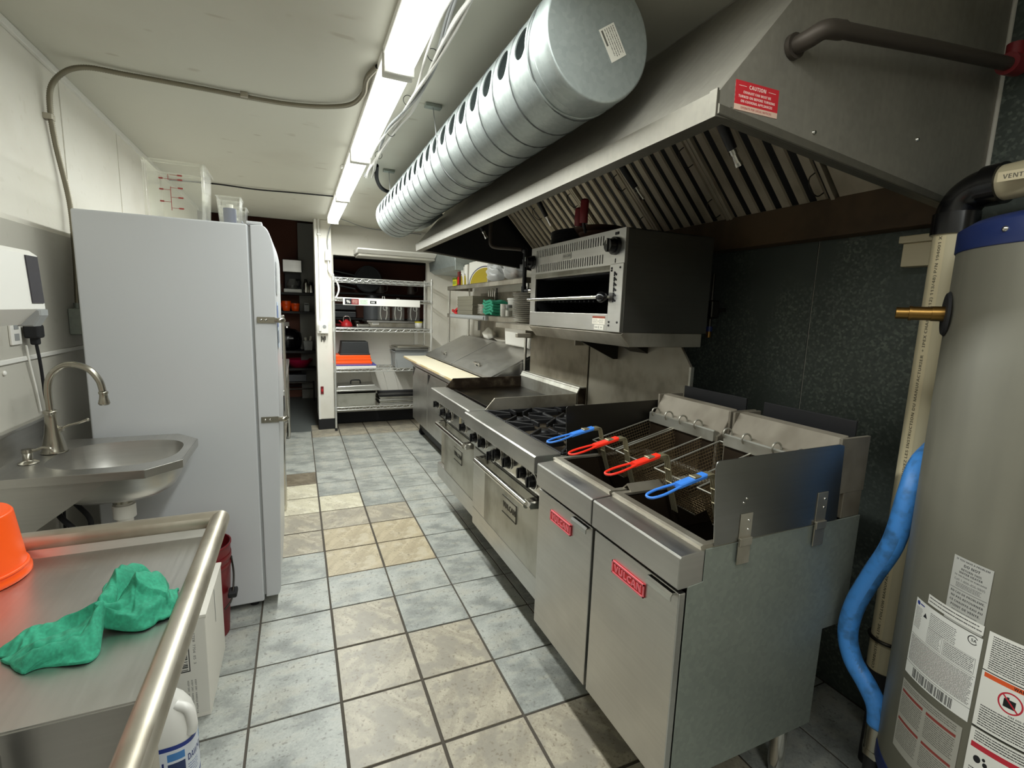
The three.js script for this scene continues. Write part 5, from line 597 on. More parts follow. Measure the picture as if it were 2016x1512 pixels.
// ---- dark room seen through the doorway
{
  const t = thing('doorway_shelf', 'black wall shelves with coffee gear in the dark room', 'shelf', [-0.1, 0.5, -8.4]); for (const y of [1.68, 1.4, 0.8, 0.53]) obj('board', bx(-0.75, 0.24, y - 0.035, y, -8.59, -8.1, 0.003), M.shelfDark, t); for (const x of [-0.74, 0.2]) obj('upright', bx(x - 0.015, x + 0.015, 0.2, 1.72, -8.58, -8.5, 0.002), M.shelfDark, t);
  const cm = thing('coffee_maker', 'black coffee maker with steel top on dark shelf', 'coffee maker', [-0.05, 1.68, -8.3]); obj('column', bx(-0.17, 0.06, 1.68, 2.0, -8.5, -8.38, 0.01), M.black, cm); obj('brew_head', bx(-0.19, 0.08, 1.98, 2.17, -8.5, -8.16, 0.012), M.steel, cm); obj('base', bx(-0.18, 0.07, 1.681, 1.735, -8.5, -8.15, 0.008), M.plasticWhite, cm);
  const pot = thing('coffee_pot', 'glass coffee pot on the coffee maker base', 'pot', [-0.06, 1.735, -8.26]); obj('pot_body', lathe([[0, 0], [0.07, 0], [0.08, 0.03], [0.075, 0.09], [0.045, 0.14], [0.05, 0.15]], [-0.06, 1.736, -8.26], 28), M.clear, pot); obj('handle', tube([[0.01, 1.77, -8.24], [0.05, 1.8, -8.23], [0.05, 1.87, -8.23], [-0.01, 1.88, -8.25]], 0.01, 16, 8), M.black, pot); obj('coffee', cyl([-0.06, 1.74, -8.26], [-0.06, 1.79, -8.26], 0.068, 0.074), M.oil, pot);
  for (const [x, h, l] of [[0.13, 0.19, 'steel thermos with dark lid right of coffee maker'], [0.2, 0.15, 'short steel flask at end of the coffee shelf']]) { const o = thing('thermos', l, 'thermos', [x, 1.68, -8.22], 'flasks on coffee shelf'); obj('flask_body', lathe([[0, 0], [0.035, 0], [0.038, 0.01], [0.036, h * 0.75], [0.02, h]], [x, 1.681, -8.22], 24), M.chrome, o); obj('stopper', cyl([x, 1.681 + h, -8.22], [x, 1.70 + h, -8.22], 0.022), M.black, o); }
  for (const [x, l] of [[-0.3, 'glass tumbler left of coffee maker, nearer the fridge'], [-0.24, 'glass tumbler left of coffee maker, nearer the machine']]) { const o = obj('tumbler', lathe([[0, 0], [0.025, 0], [0.032, 0.12], [0.03, 0.12], [0.023, 0.005], [0, 0.005]], [x, 1.681, -8.2], 24), M.clear); tag(o, l, 'glass', 'tumblers on coffee shelf'); }
  for (let i = 0; i < 3; i++) { const o = thing('orange_tub', 'orange plastic tub on dark shelf, ' + ['left', 'middle', 'right'][i] + ' one', 'tub', [-0.28 + i * 0.12, 1.4, -8.25], 'orange tubs on dark shelf'); obj('tub_body', lathe([[0, 0], [0.05, 0], [0.062, 0.1], [0, 0.1]], [-0.28 + i * 0.125, 1.401, -8.22], 24), M.orange, o); obj('lid', cyl([-0.28 + i * 0.125, 1.501, -8.22], [-0.28 + i * 0.125, 1.52 + i % 2 * 0.03, -8.22], 0.066), M.orange, o); }
  const wb = thing('white_caddy', 'small white caddy right of the orange tubs', 'caddy', [0.13, 1.4, -8.2]); obj('caddy_body', bx(0.09, 0.17, 1.401, 1.53, -8.26, -8.16, 0.008), M.lidGrey, wb); obj('slot', bx(0.1, 0.16, 1.5, 1.515, -8.162, -8.158, 0), M.black, wb);
  const rc = thing('rice_cooker', 'large round black rice cooker on dark shelf', 'rice cooker', [-0.13, 0.8, -8.3]); obj('cooker_body', lathe([[0, 0], [0.15, 0], [0.2, 0.05], [0.215, 0.16], [0.2, 0.26], [0.12, 0.32], [0, 0.34]], [-0.16, 0.801, -8.34], 36), M.blackGloss, rc); obj('lid_knob', cyl([-0.16, 1.14, -8.34], [-0.16, 1.165, -8.34], 0.05, 0.045), M.chrome, rc); obj('label', bx(-0.14, -0.07, 0.98, 1.0, -8.128, -8.124, 0), M.lidGrey, rc);
  const wc = thing('napkin_bin', 'small white bin beside the black rice cooker', 'bin', [0.14, 0.8, -8.2]); obj('bin_body', prism([[0.08, 0.801], [0.065, 0.95], [0.205, 0.95], [0.19, 0.801]], 'z', -8.3, -8.16, 0.006), M.lidGrey, wc); obj('contents', [cyl([0.11, 0.9, -8.22], [0.1, 1.0, -8.22], 0.02), cyl([0.16, 0.9, -8.24], [0.18, 1.02, -8.24], 0.018)], M.porcelain, wc);
  const mb = thing('magenta_bowl', 'shallow magenta bowl on the lowest dark shelf', 'bowl', [0.03, 0.53, -8.25]); obj('bowl_body', xf(lathe([[0, 0], [0.12, 0], [0.2, 0.12], [0.195, 0.125], [0.115, 0.006], [0, 0.006]], [0, 0, 0], 40), { at: [0.0, 0.531, -8.3] }), M.magenta, mb);
  const fl = thing('floor_rack', 'black metal rack near the floor in dark room', 'rack', [-0.05, 0, -8.3]); for (const y of [0.3, 0.2]) obj('rail', [cyl([-0.6, y, -8.15], [0.2, y, -8.15], 0.012), cyl([-0.6, y, -8.5], [0.2, y, -8.5], 0.012)], M.darkSteel, fl); for (const x of [-0.6, 0.2]) for (const z of [-8.15, -8.5]) obj('leg', cyl([x, 0, z], [x, 0.32, z], 0.012), M.darkSteel, fl); obj('crate', bx(-0.45, 0.1, 0.31, 0.42, -8.48, -8.18, 0.01), M.greyPlastic, fl);
  const nt = obj('paper_notice', bx(-0.21, -0.13, 1.09, 1.22, -8.6, -8.597, 0), M.card); tag(nt, 'small pale notice on brown wall above rice cooker', 'notice');
}

// ================================================================ white upright fridge
{
  const t = thing('upright_fridge', 'tall white upright fridge seen from its side', 'fridge', [-0.45, 0, -2.88]), zn = -2.52, zf = -3.24;
  obj('cabinet', bx(-0.81, -0.193, 0.03, 1.848, zf, zn, 0.008), M.enamel, t);
  const s = new THREE.Shape(); s.moveTo(-0.184, 0.05); s.lineTo(-0.184, 1.846); s.lineTo(-0.142, 1.85); s.quadraticCurveTo(-0.112, 1.845, -0.1, 1.79); s.quadraticCurveTo(-0.09, 1.75, -0.089, 1.7); s.lineTo(-0.094, 1.0); s.lineTo(-0.116, 0.1); s.quadraticCurveTo(-0.12, 0.05, -0.135, 0.05); s.closePath();
  const g = new THREE.ExtrudeGeometry(s, { depth: zn - zf - 0.012, bevelEnabled: true, bevelSize: 0.004, bevelThickness: 0.004, bevelOffset: -0.004, bevelSegments: 2, curveSegments: 8 }); g.translate(0, 0, zf + 0.006); const d = obj('door', g, M.enamel, t);
  obj('door_gasket', bx(-0.194, -0.183, 0.06, 1.84, zf + 0.012, zn - 0.012, 0), M.lidGrey, t); obj('hinge_cover', bx(-0.2, -0.135, 1.848, 1.862, zn - 0.05, zn - 0.004, 0.004), M.enamel, t);
  for (const y of [1.425, 0.955]) { const b = obj('handle_bracket', [bx(-0.172, -0.098, y - 0.014, y + 0.014, zn, zn + 0.004, 0.001), tube([[-0.098, y, zn + 0.002], [-0.075, y, zn + 0.004], [-0.066, y, zn - 0.015], [-0.064, y, zn - 0.03]], 0.012, 16, 8)], M.nickel, d); for (const q of [-0.155, -0.135]) obj('bolt', xf(new THREE.SphereGeometry(0.006, 10, 6), { at: [q, y, zn + 0.004] }), M.chrome, b); }
  obj('handle_bar', bx(-0.07, -0.058, 0.93, 1.45, zn - 0.045, zn - 0.012, 0.004), M.chrome, d);
  const l1 = canvasTex(128, 192, (c) => { c.fillStyle = '#a9abac'; c.fillRect(0, 0, 128, 192); c.fillStyle = '#2a2c30'; c.font = 'bold 70px serif'; c.fillText('G', 36, 84); c.fillRect(56, 110, 14, 50); }); plate('control_label', 0.14, 0.15, 0.002, l1, [-0.087, 1.62, zn - 0.11], Math.PI / 2, d);
  const l2 = canvasTex(128, 256, (c) => { c.fillStyle = '#c8d4e4'; c.fillRect(0, 0, 128, 256); c.fillStyle = '#1c4a9a'; c.fillRect(20, 20, 88, 120); c.fillStyle = '#16223c'; c.fillRect(30, 160, 70, 70); }); plate('magnet_label', 0.12, 0.22, 0.002, l2, [-0.0885, 1.4, zn - 0.12], Math.PI / 2, d);
  for (const x of [-0.76, -0.24]) for (const z of [zn - 0.05, zf + 0.05]) obj('foot', cyl([x, 0, z], [x, 0.032, z], 0.02), M.rubber, t);
}
// ---- clear food boxes on the fridge
{
  const y = 1.849, box = (x0, x1, h, z0, z1, t) => { const g = [bx(x0 + 0.01, x1 - 0.01, y, y + 0.004, z0 + 0.01, z1 - 0.01, 0)]; const th = 0.004, tp = 0.012; g.push(prism([[x0 + tp, y], [x0, y + h], [x0 + th, y + h], [x0 + tp + th, y]], 'z', z0 + 0.006, z1 - 0.006), prism([[x1 - tp, y], [x1 - tp - th, y], [x1 - th, y + h], [x1, y + h]], 'z', z0 + 0.006, z1 - 0.006), bx(x0 + tp, x1 - tp, y, y + h, z1 - th, z1, 0), bx(x0 + tp, x1 - tp, y, y + h, z0, z0 + th, 0)); return g; };
  const a = thing('food_box', 'large clear food box with red scale on white fridge', 'food box', [-0.47, y, -2.72]); obj('box_body', box(-0.58, -0.365, 0.245, -2.86, -2.62), M.clear, a); obj('rim', rectRing(-0.588, -0.357, -2.868, -2.612, y + 0.235, y + 0.247, 0.01), M.clear, a); obj('corner_rib', [bx(-0.585, -0.575, y, y + 0.24, -2.62, -2.61, 0.002), bx(-0.372, -0.362, y, y + 0.24, -2.62, -2.61, 0.002)], M.clear, a);
  const sc = [bx(-0.49, -0.488, y + 0.04, y + 0.14, -2.6185, -2.6175, 0), bx(-0.497, -0.495, y + 0.165, y + 0.19, -2.6185, -2.6175, 0)]; for (const [yy, s] of [[0.05, 1], [0.075, -1], [0.095, 1], [0.125, -1], [0.135, 1], [0.17, -1], [0.17, 1], [0.188, 1]]) sc.push(bx(-0.49 + (s > 0 ? 0 : -0.03), -0.46 - (s > 0 ? 0 : 0.03), y + yy, y + yy + 0.0015, -2.6185, -2.6175, 0), bx(s > 0 ? -0.462 : -0.53, s > 0 ? -0.444 : -0.515, y + yy - 0.002, y + yy + 0.004, -2.6185, -2.6175, 0)); obj('red_scale', sc, std({ color: 0x9c3a36, roughness: 0.5 }), a);
  [[-0.35, -0.245, -2.86, -2.98, 0.17, 'clear food box with tall navy bottle behind the large box'], [-0.35, -0.235, -3.02, -3.14, 0.15, 'clear food box with navy tub, farthest row on fridge']].forEach(([x0, x1, z1, z0, h, l], i) => { const b = thing('food_box', l, 'food box', [(x0 + x1) / 2, y, (z0 + z1) / 2], 'small clear boxes on fridge'); obj('box_body', box(x0, x1, h, z0, z1), M.clear, b); obj('rim', rectRing(x0 - 0.004, x1 + 0.004, z0 - 0.004, z1 + 0.004, y + h - 0.006, y + h, 0.006), M.clear, b); obj('navy_contents', i ? bx(x0 + 0.02, x1 - 0.018, y + 0.006, y + 0.085, z0 + 0.015, z1 - 0.015, 0.008) : [cyl([x0 + 0.05, y + 0.006, (z0 + z1) / 2], [x0 + 0.05, y + 0.12, (z0 + z1) / 2], 0.03)], M.navy, b); obj('contents_cap', cyl([(x0 + x1) / 2, y + (i ? 0.086 : 0.12), (z0 + z1) / 2], [(x0 + x1) / 2, y + (i ? 0.1 : 0.14), (z0 + z1) / 2], 0.014), M.plasticWhite, b); });
}
// ---- steel worktable beyond the fridge
{ const t = thing('work_table', 'steel work table along left wall beyond the fridge', 'table', [-0.5, 0, -4.8]); obj('table_top', [bx(-0.9, -0.1, 0.865, 0.9, -5.92, -3.7, 0.004)], M.steel, t); obj('undershelf', bx(-0.88, -0.13, 0.3, 0.32, -5.88, -3.75, 0.003), M.steelDull, t); for (const x of [-0.86, -0.13]) for (const z of [-5.86, -3.76]) obj('leg', [cyl([x, 0.03, z], [x, 0.866, z], 0.02), cyl([x, 0, z], [x, 0.04, z], 0.014, 0.018)], M.chrome, t); }
// ================================================================ wall-hung hand sink
{
  const Y = 0.93, t = thing('hand_sink', 'wall-hung stainless hand sink with rounded bowl beside fridge', 'sink', [-0.66, 0.75, -2.19]), cx = -0.625, cz = -2.185, a = 0.195, b = 0.182;
  const rimP = [[-0.925, -2.455], [-0.49, -2.445], [-0.4, -2.33], [-0.4, -2.03], [-0.49, -1.935], [-0.925, -1.955]]; const s = new THREE.Shape(rimP.map((p) => new THREE.Vector2(...p)));
  const se = (ang, A, B, n = 2.7) => { const c = Math.cos(ang), q = Math.sin(ang); return [cx + A * Math.sign(c) * Math.abs(c) ** (2 / n), cz + B * Math.sign(q) * Math.abs(q) ** (2 / n)]; };
  const hole = new THREE.Path(Array.from({ length: 64 }, (_, i) => new THREE.Vector2(...se(-i / 64 * Math.PI * 2, a, b)))); s.holes.push(hole);
  const g = new THREE.ExtrudeGeometry(s, { depth: 0.005, bevelEnabled: false }); g.rotateX(Math.PI / 2); g.scale(1, 1, 1); g.translate(0, Y, 0);
  obj('rim', g, M.steel, t);
  const lip = []; for (let i = 0; i < 5; i++) { const p = rimP[i], q = rimP[i + 1]; const dx = q[0] - p[0], dz = q[1] - p[1], l = Math.hypot(dx, dz); lip.push(xf(bx(0, l, -0.03, 0.0, -0.002, 0.002, 0.001), { at: [p[0], Y, p[1]], ry: -Math.atan2(dz, dx) })[0]); } obj('edge_lip', lip, M.steel, t);
  const bowl = (off) => { const prof = [[1, 0], [0.995, -0.012], [0.97, -0.05], [0.93, -0.09], [0.86, -0.12], [0.7, -0.14], [0.4, -0.148], [0.1, -0.152]], N = 64, pos = [], idx = []; prof.forEach(([k, dy]) => { for (let i = 0; i < N; i++) { const p = se(i / N * Math.PI * 2, a * k + off, b * k + off); pos.push(p[0], Y - 0.003 + dy - off, p[1]); } }); for (let j = 0; j < prof.length - 1; j++) for (let i = 0; i < N; i++) { const p = j * N + i, q = j * N + (i + 1) % N; idx.push(p, q, p + N, q, q + N, p + N); } const m = new THREE.BufferGeometry(); m.setAttribute('position', new THREE.Float32BufferAttribute(pos, 3)); m.setIndex(idx); m.computeVertexNormals(); return m; };
  obj('bowl', [bowl(0), bowl(0.004)], M.steel, t);
  obj('drain', [cyl([cx, Y - 0.153, cz], [cx, Y - 0.158, cz], 0.045), cyl([cx, Y - 0.158, cz], [cx, Y - 0.19, cz], 0.034)], M.nickel, t);
  for (const z of [-1.958, -2.448]) obj('skirt', prism([[-0.925, Y - 0.01], [-0.56, Y - 0.01], [-0.6, Y - 0.035], [-0.82, Y - 0.2], [-0.925, Y - 0.2]], 'z', z - 0.004, z), M.steel, t);
  obj('backsplash', [bx(-0.926, -0.921, Y - 0.02, Y + 0.11, -2.455, -1.955, 0.001), bx(-0.926, -0.905, Y + 0.1, Y + 0.112, -2.455, -1.955, 0.002)], M.steel, t);
  const dr = thing('drain_pipe', 'white plastic drain trap under the hand sink', 'drain pipe', [cx, 0.45, cz]); obj('tailpiece', [cyl([cx, Y - 0.19, cz], [cx, 0.6, cz], 0.026), cyl([cx, Y - 0.2, cz], [cx, Y - 0.25, cz], 0.036)], M.plasticWhite, dr); obj('trap', tube([[cx, 0.6, cz], [cx, 0.52, cz], [cx - 0.05, 0.48, cz], [cx - 0.1, 0.52, cz], [cx - 0.16, 0.56, cz], [-0.925, 0.56, cz]], 0.024, 30, 10), M.plasticWhite, dr);
  const hs = thing('supply_hose', 'dark braided supply hoses under the hand sink', 'hoses', [-0.84, 0.6, -2.2]); for (const [z, k] of [[-2.12, 0], [-2.24, 1]]) obj('hose', tube([[-0.84, 0.9, -2.25], [-0.8, 0.76, z], [-0.74, 0.66, z + 0.02], [-0.8, 0.55, z - 0.02], [-0.92, 0.5, z]], 0.009, 40, 8), M.rubber, hs);
  // faucet
  const f = thing('gooseneck_faucet', 'brushed nickel gooseneck faucet with side lever', 'faucet', [-0.84, Y, -2.26]), fx = -0.838, fz = -2.26;
  obj('base', lathe([[0, 0], [0.038, 0], [0.04, 0.006], [0.036, 0.012], [0.033, 0.03], [0.024, 0.075], [0.018, 0.13], [0.018, 0.145], [0.021, 0.15], [0.021, 0.156], [0.015, 0.16], [0, 0.16]], [fx, Y, fz], 32), M.nickel, f);
  obj('spout', tube([[fx, Y + 0.15, fz], [fx, Y + 0.235, fz], [fx + 0.012, Y + 0.285, fz], [fx + 0.045, Y + 0.32, fz], [fx + 0.085, Y + 0.325, fz], [fx + 0.125, Y + 0.305, fz], [fx + 0.15, Y + 0.265, fz], [fx + 0.158, Y + 0.225, fz]], 0.0115, 60, 14), M.nickel, f);
  obj('aerator', lathe([[0, 0], [0.015, 0.0], [0.0185, 0.006], [0.014, 0.025], [0.0125, 0.04], [0.015, 0.043], [0.015, 0.05], [0.011, 0.052]].map(([r, y]) => [r, y]), [fx + 0.159, Y + 0.172, fz], 28), M.nickel, f);
  obj('lever', [tube([[fx + 0.02, Y + 0.085, fz], [fx + 0.05, Y + 0.1, fz], [fx + 0.08, Y + 0.108, fz], [fx + 0.105, Y + 0.118, fz]], 0.0045, 20, 10), xf(new THREE.SphereGeometry(0.0065, 12, 8), { at: [fx + 0.105, Y + 0.118, fz] })[0], cyl([fx + 0.01, Y + 0.082, fz], [fx + 0.03, Y + 0.09, fz], 0.011)], M.nickel, f);
  const sp = thing('soap_pump', 'brushed nickel soap pump with curved nozzle beside faucet', 'soap pump', [-0.862, Y, -2.13]), sx = -0.862, sz = -2.13; obj('base', lathe([[0, 0], [0.027, 0], [0.028, 0.004], [0.018, 0.01], [0.0135, 0.013], [0.0135, 0.038], [0, 0.038]], [sx, Y, sz], 28), M.nickel, sp); obj('nozzle', [cyl([sx, Y + 0.038, sz], [sx, Y + 0.05, sz], 0.015), tube([[sx, Y + 0.046, sz], [sx + 0.02, Y + 0.045, sz], [sx + 0.04, Y + 0.052, sz], [sx + 0.058, Y + 0.05, sz], [sx + 0.066, Y + 0.04, sz]], 0.005, 24, 8)], M.nickel, sp);
}
// ---- dispenser, outlet and cord on the left wall
{
  const t = thing('towel_dispenser', 'white wall dispenser with dark window', 'dispenser', [-0.84, 1.4, -1.9]); obj('housing', prism([[-0.927, 1.41], [-0.927, 1.64], [-0.77, 1.64], [-0.752, 1.625], [-0.745, 1.46], [-0.79, 1.41]], 'z', -2.06, -1.72, 0.008), M.plasticWhite, t); obj('window', prism([[-0.7515, 1.622], [-0.7485, 1.622], [-0.7425, 1.478], [-0.7455, 1.478]], 'z', -2.045, -1.97), std({ color: 0x2c2830, roughness: 0.2 }), t); obj('nozzle_cover', prism([[-0.8, 1.405], [-0.76, 1.405], [-0.739, 1.44], [-0.739, 1.458], [-0.76, 1.462]], 'z', -2.055, -2.0, 0.004), M.lidGrey, t);
  const o = thing('wall_outlet', 'white wall outlet below the dispenser', 'outlet', [-0.925, 1.37, -2.29]); obj('cover', bx(-0.928, -0.92, 1.325, 1.42, -2.33, -2.26, 0.003), M.plasticWhite, o); obj('socket', [bx(-0.921, -0.918, 1.38, 1.405, -2.31, -2.28, 0.001), bx(-0.921, -0.918, 1.34, 1.365, -2.31, -2.28, 0.001)], M.lidGrey, o);
  const p = thing('power_cord', 'black power cord with plug hanging down left wall', 'cord', [-0.89, 1.35, -2.36]); obj('plug', [bx(-0.92, -0.875, 1.345, 1.395, -2.39, -2.335, 0.008), bx(-0.91, -0.885, 1.32, 1.35, -2.38, -2.352, 0.006)], M.rubber, p); obj('cord', tube([[-0.897, 1.325, -2.368], [-0.898, 1.25, -2.385], [-0.905, 1.17, -2.41], [-0.91, 1.1, -2.43], [-0.9, 1.0, -2.44], [-0.9, 0.85, -2.47], [-0.915, 0.5, -2.48]], 0.0055, 60, 8), M.rubber, p);
  const c2 = obj('thin_cord', tube([[-0.915, 1.32, -2.34], [-0.918, 1.25, -2.36], [-0.92, 1.15, -2.39], [-0.921, 1.06, -2.41]], 0.0035, 40, 6), M.plasticWhite); tag(c2, 'thin white cord beside the black power cord', 'cord');
  const hk = obj('wall_bolt', xf(new THREE.SphereGeometry(0.009, 12, 8), { at: [-0.925, 1.235, -2.2], s: [0.6, 1, 1] }), M.plasticWhite); tag(hk, 'small round bolt head on the left wall board', 'bolt');
}
// ================================================================ dish sink with drainboard, in the near left corner
{
  const Y = 0.866, t = thing('drainboard_sink', 'large steel dish sink with drainboard and rolled rim', 'sink', [-0.57, 0, -0.6]), zE = 0.75;
  obj('drainboard', [bx(-0.925, -0.245, Y - 0.006, Y, -1.475, -0.865, 0.001)], M.steel, t);
  obj('rolled_rim', [cyl([-0.216, 0.9, -1.497], [-0.216, 0.9, zE], 0.0235, 0.0235, 20), cyl([-0.926, 0.9, -1.497], [-0.216, 0.9, -1.497], 0.0235, 0.0235, 20), xf(new THREE.SphereGeometry(0.0235, 20, 12), { at: [-0.216, 0.9, -1.497] })[0]], M.steelDull, t);
  obj('raised_edge', [prism([[-0.25, Y], [-0.232, 0.893], [-0.225, 0.89], [-0.243, Y - 0.006]], 'z', -1.485, zE), prism([[-1.47, Y], [-1.485, 0.893], [-1.492, 0.888], [-1.476, Y - 0.006]], 'x', -0.926, -0.24)], M.steel, t);
  obj('front_apron', [bx(-0.238, -0.232, 0.58, 0.89, -0.87, zE, 0.002)], M.steelDull, t);
  obj('bowl', [bx(-0.925, -0.245, 0.55, Y - 0.004, -0.868, -0.863, 0), bx(-0.925, -0.245, 0.55, Y, -0.29, -0.284, 0), bx(-0.25, -0.245, 0.55, Y, -0.865, -0.285, 0), bx(-0.925, -0.92, 0.55, Y, -0.865, -0.285, 0), bx(-0.925, -0.245, 0.545, 0.55, -0.865, -0.285, 0)], M.steel, t);
  obj('drainboard', bx(-0.925, -0.245, Y - 0.006, Y, -0.29, zE, 0.001), M.steel, t); obj('backsplash', bx(-0.926, -0.92, Y, 1.12, -1.49, zE, 0.002), M.steel, t);
  for (const z of [-1.36, -0.82, 0.6]) for (const x of [-0.88, -0.42]) obj('leg', [cyl([x, 0.04, z], [x, Y - 0.006, z], 0.02), cyl([x, 0, z], [x, 0.05, z], 0.014, 0.02)], M.chrome, t);
}
for (const [x, z, r, h, l] of [[-0.69, -1.385, 0.104, 0.155, 'orange plastic tub upside down on drainboard, the taller one'], [-0.7, -1.175, 0.097, 0.1, 'orange plastic tub upside down nearest the viewer']]) { const t = thing('orange_tub', l, 'tub', [x, 0.867, z], 'orange tubs on drainboard'); obj('tub_body', lathe([[r, 0], [r + 0.004, 0.004], [r + 0.004, 0.014], [r - 0.002, 0.016], [r * 0.84, h - 0.006], [r * 0.8, h], [0, h], [0, h - 0.004], [r * 0.79, h - 0.004], [r - 0.005, 0]], [x, 0.867, z], 48), M.orange, t); obj('rim_band', xf(new THREE.TorusGeometry(r - 0.003, 0.004, 8, 48), { at: [x, 0.892, z], rx: Math.PI / 2 }), M.orange, t); }
// green rag: a twisted cloth pinched at its waist
{
  const A = [-0.475, -1.035], B = [-0.275, -1.205], N = 150, K = 70, pos = [], idx = [], dx = B[0] - A[0], dz = B[1] - A[1], L = Math.hypot(dx, dz), nx = -dz / L, nz = dx / L;
  const wid = (s) => 0.046 + 0.03 * sstep(0.0, 0.25, s) - 0.062 * Math.exp(-(((s - 0.46) / 0.1) ** 2)) + 0.022 * sstep(0.5, 0.75, s) - 0.045 * sstep(0.86, 1.0, s);
  const hash1 = (q) => 0.5 + 0.5 * Math.sin(q * 12.7 + 1.3 * Math.sin(q * 3.1));
  const surf = (s, v, under) => {   // pleats fan out from the pinched waist and lean over to one side
    const w = wid(s) * (1 + 0.07 * Math.sin(s * 23 + v * 2)), bend = 0.03 * Math.sin(s * 4.6 - 0.2), far = s > 0.46 ? 1 : 0, d = Math.abs(s - 0.46);
    const ph = v * (far ? 6.2 : 7.4) + 1.7 * Math.sin(v * 2.3 + far) + s * 2.2 + far * 1.1, c = Math.cos(ph), q = Math.sin(ph);
    const end = Math.min(1, Math.min(s, 1 - s) * 9 + 0.18), amp = (0.013 + 0.016 * Math.exp(-((d / 0.09) ** 2)) + far * 0.012 * Math.exp(-(((s - 0.75) / 0.15) ** 2))) * (0.6 + 0.4 * hash1(v * 0.9 + far));
    const lean = (0.008 + 0.005 * hash1(v + 3)) * q * Math.min(1, d * 6 + 0.3);
    const off = w * v + bend + lean, x = A[0] + dx * s + nx * off + 0.004 * Math.sin(v * 9 + s * 19), z = A[1] + dz * s + nz * off + 0.004 * Math.cos(s * 21 + v * 8);
    let y = (0.006 + amp * (1 + 0.95 * c)) * end + far * 0.016 * Math.exp(-(((s - 0.72) / 0.16) ** 2)) * (1 - v * v) + 0.0022 * Math.sin(s * 70 + v * 13) * Math.sin(v * 17 + s * 9) + 0.007 * Math.max(0, Math.sin(s * 24 + 3 * v)) * Math.abs(v) ** 6;
    if (far) { const h = s - 0.62 - 0.25 * v; y += 0.011 * sstep(0, 0.012, h) * end; }   // the hem of the outer layer
    y *= 1 - 0.55 * Math.abs(v) ** 8; y = Math.max(0.003, y); return [x, 0.867 + (under ? Math.max(0, y - 0.004) : y), z]; };
  for (const u of [0, 1]) for (let i = 0; i <= N; i++) for (let j = 0; j <= K; j++) pos.push(...surf(i / N, j / K * 2 - 1, u));
  const st = (N + 1) * (K + 1); for (let i = 0; i < N; i++) for (let j = 0; j < K; j++) { const p = i * (K + 1) + j, q = p + K + 1; idx.push(p, p + 1, q, p + 1, q + 1, q, st + p, st + q, st + p + 1, st + p + 1, st + q, st + q + 1); }
  const rimI = []; for (let i = 0; i <= N; i++) rimI.push(i * (K + 1)); for (let j = 1; j <= K; j++) rimI.push(N * (K + 1) + j); for (let i = N - 1; i >= 0; i--) rimI.push(i * (K + 1) + K); for (let j = K - 1; j > 0; j--) rimI.push(j); for (let k = 0; k < rimI.length; k++) { const p = rimI[k], q = rimI[(k + 1) % rimI.length]; idx.push(p, q, st + p, q, st + q, st + p); }
  const g = new THREE.BufferGeometry(); g.setAttribute('position', new THREE.Float32BufferAttribute(pos, 3)); g.setIndex(idx); g.computeVertexNormals(); const o = obj('green_rag', g, M.green); tag(o, 'crumpled green rag lying on the steel drainboard', 'cloth');
}
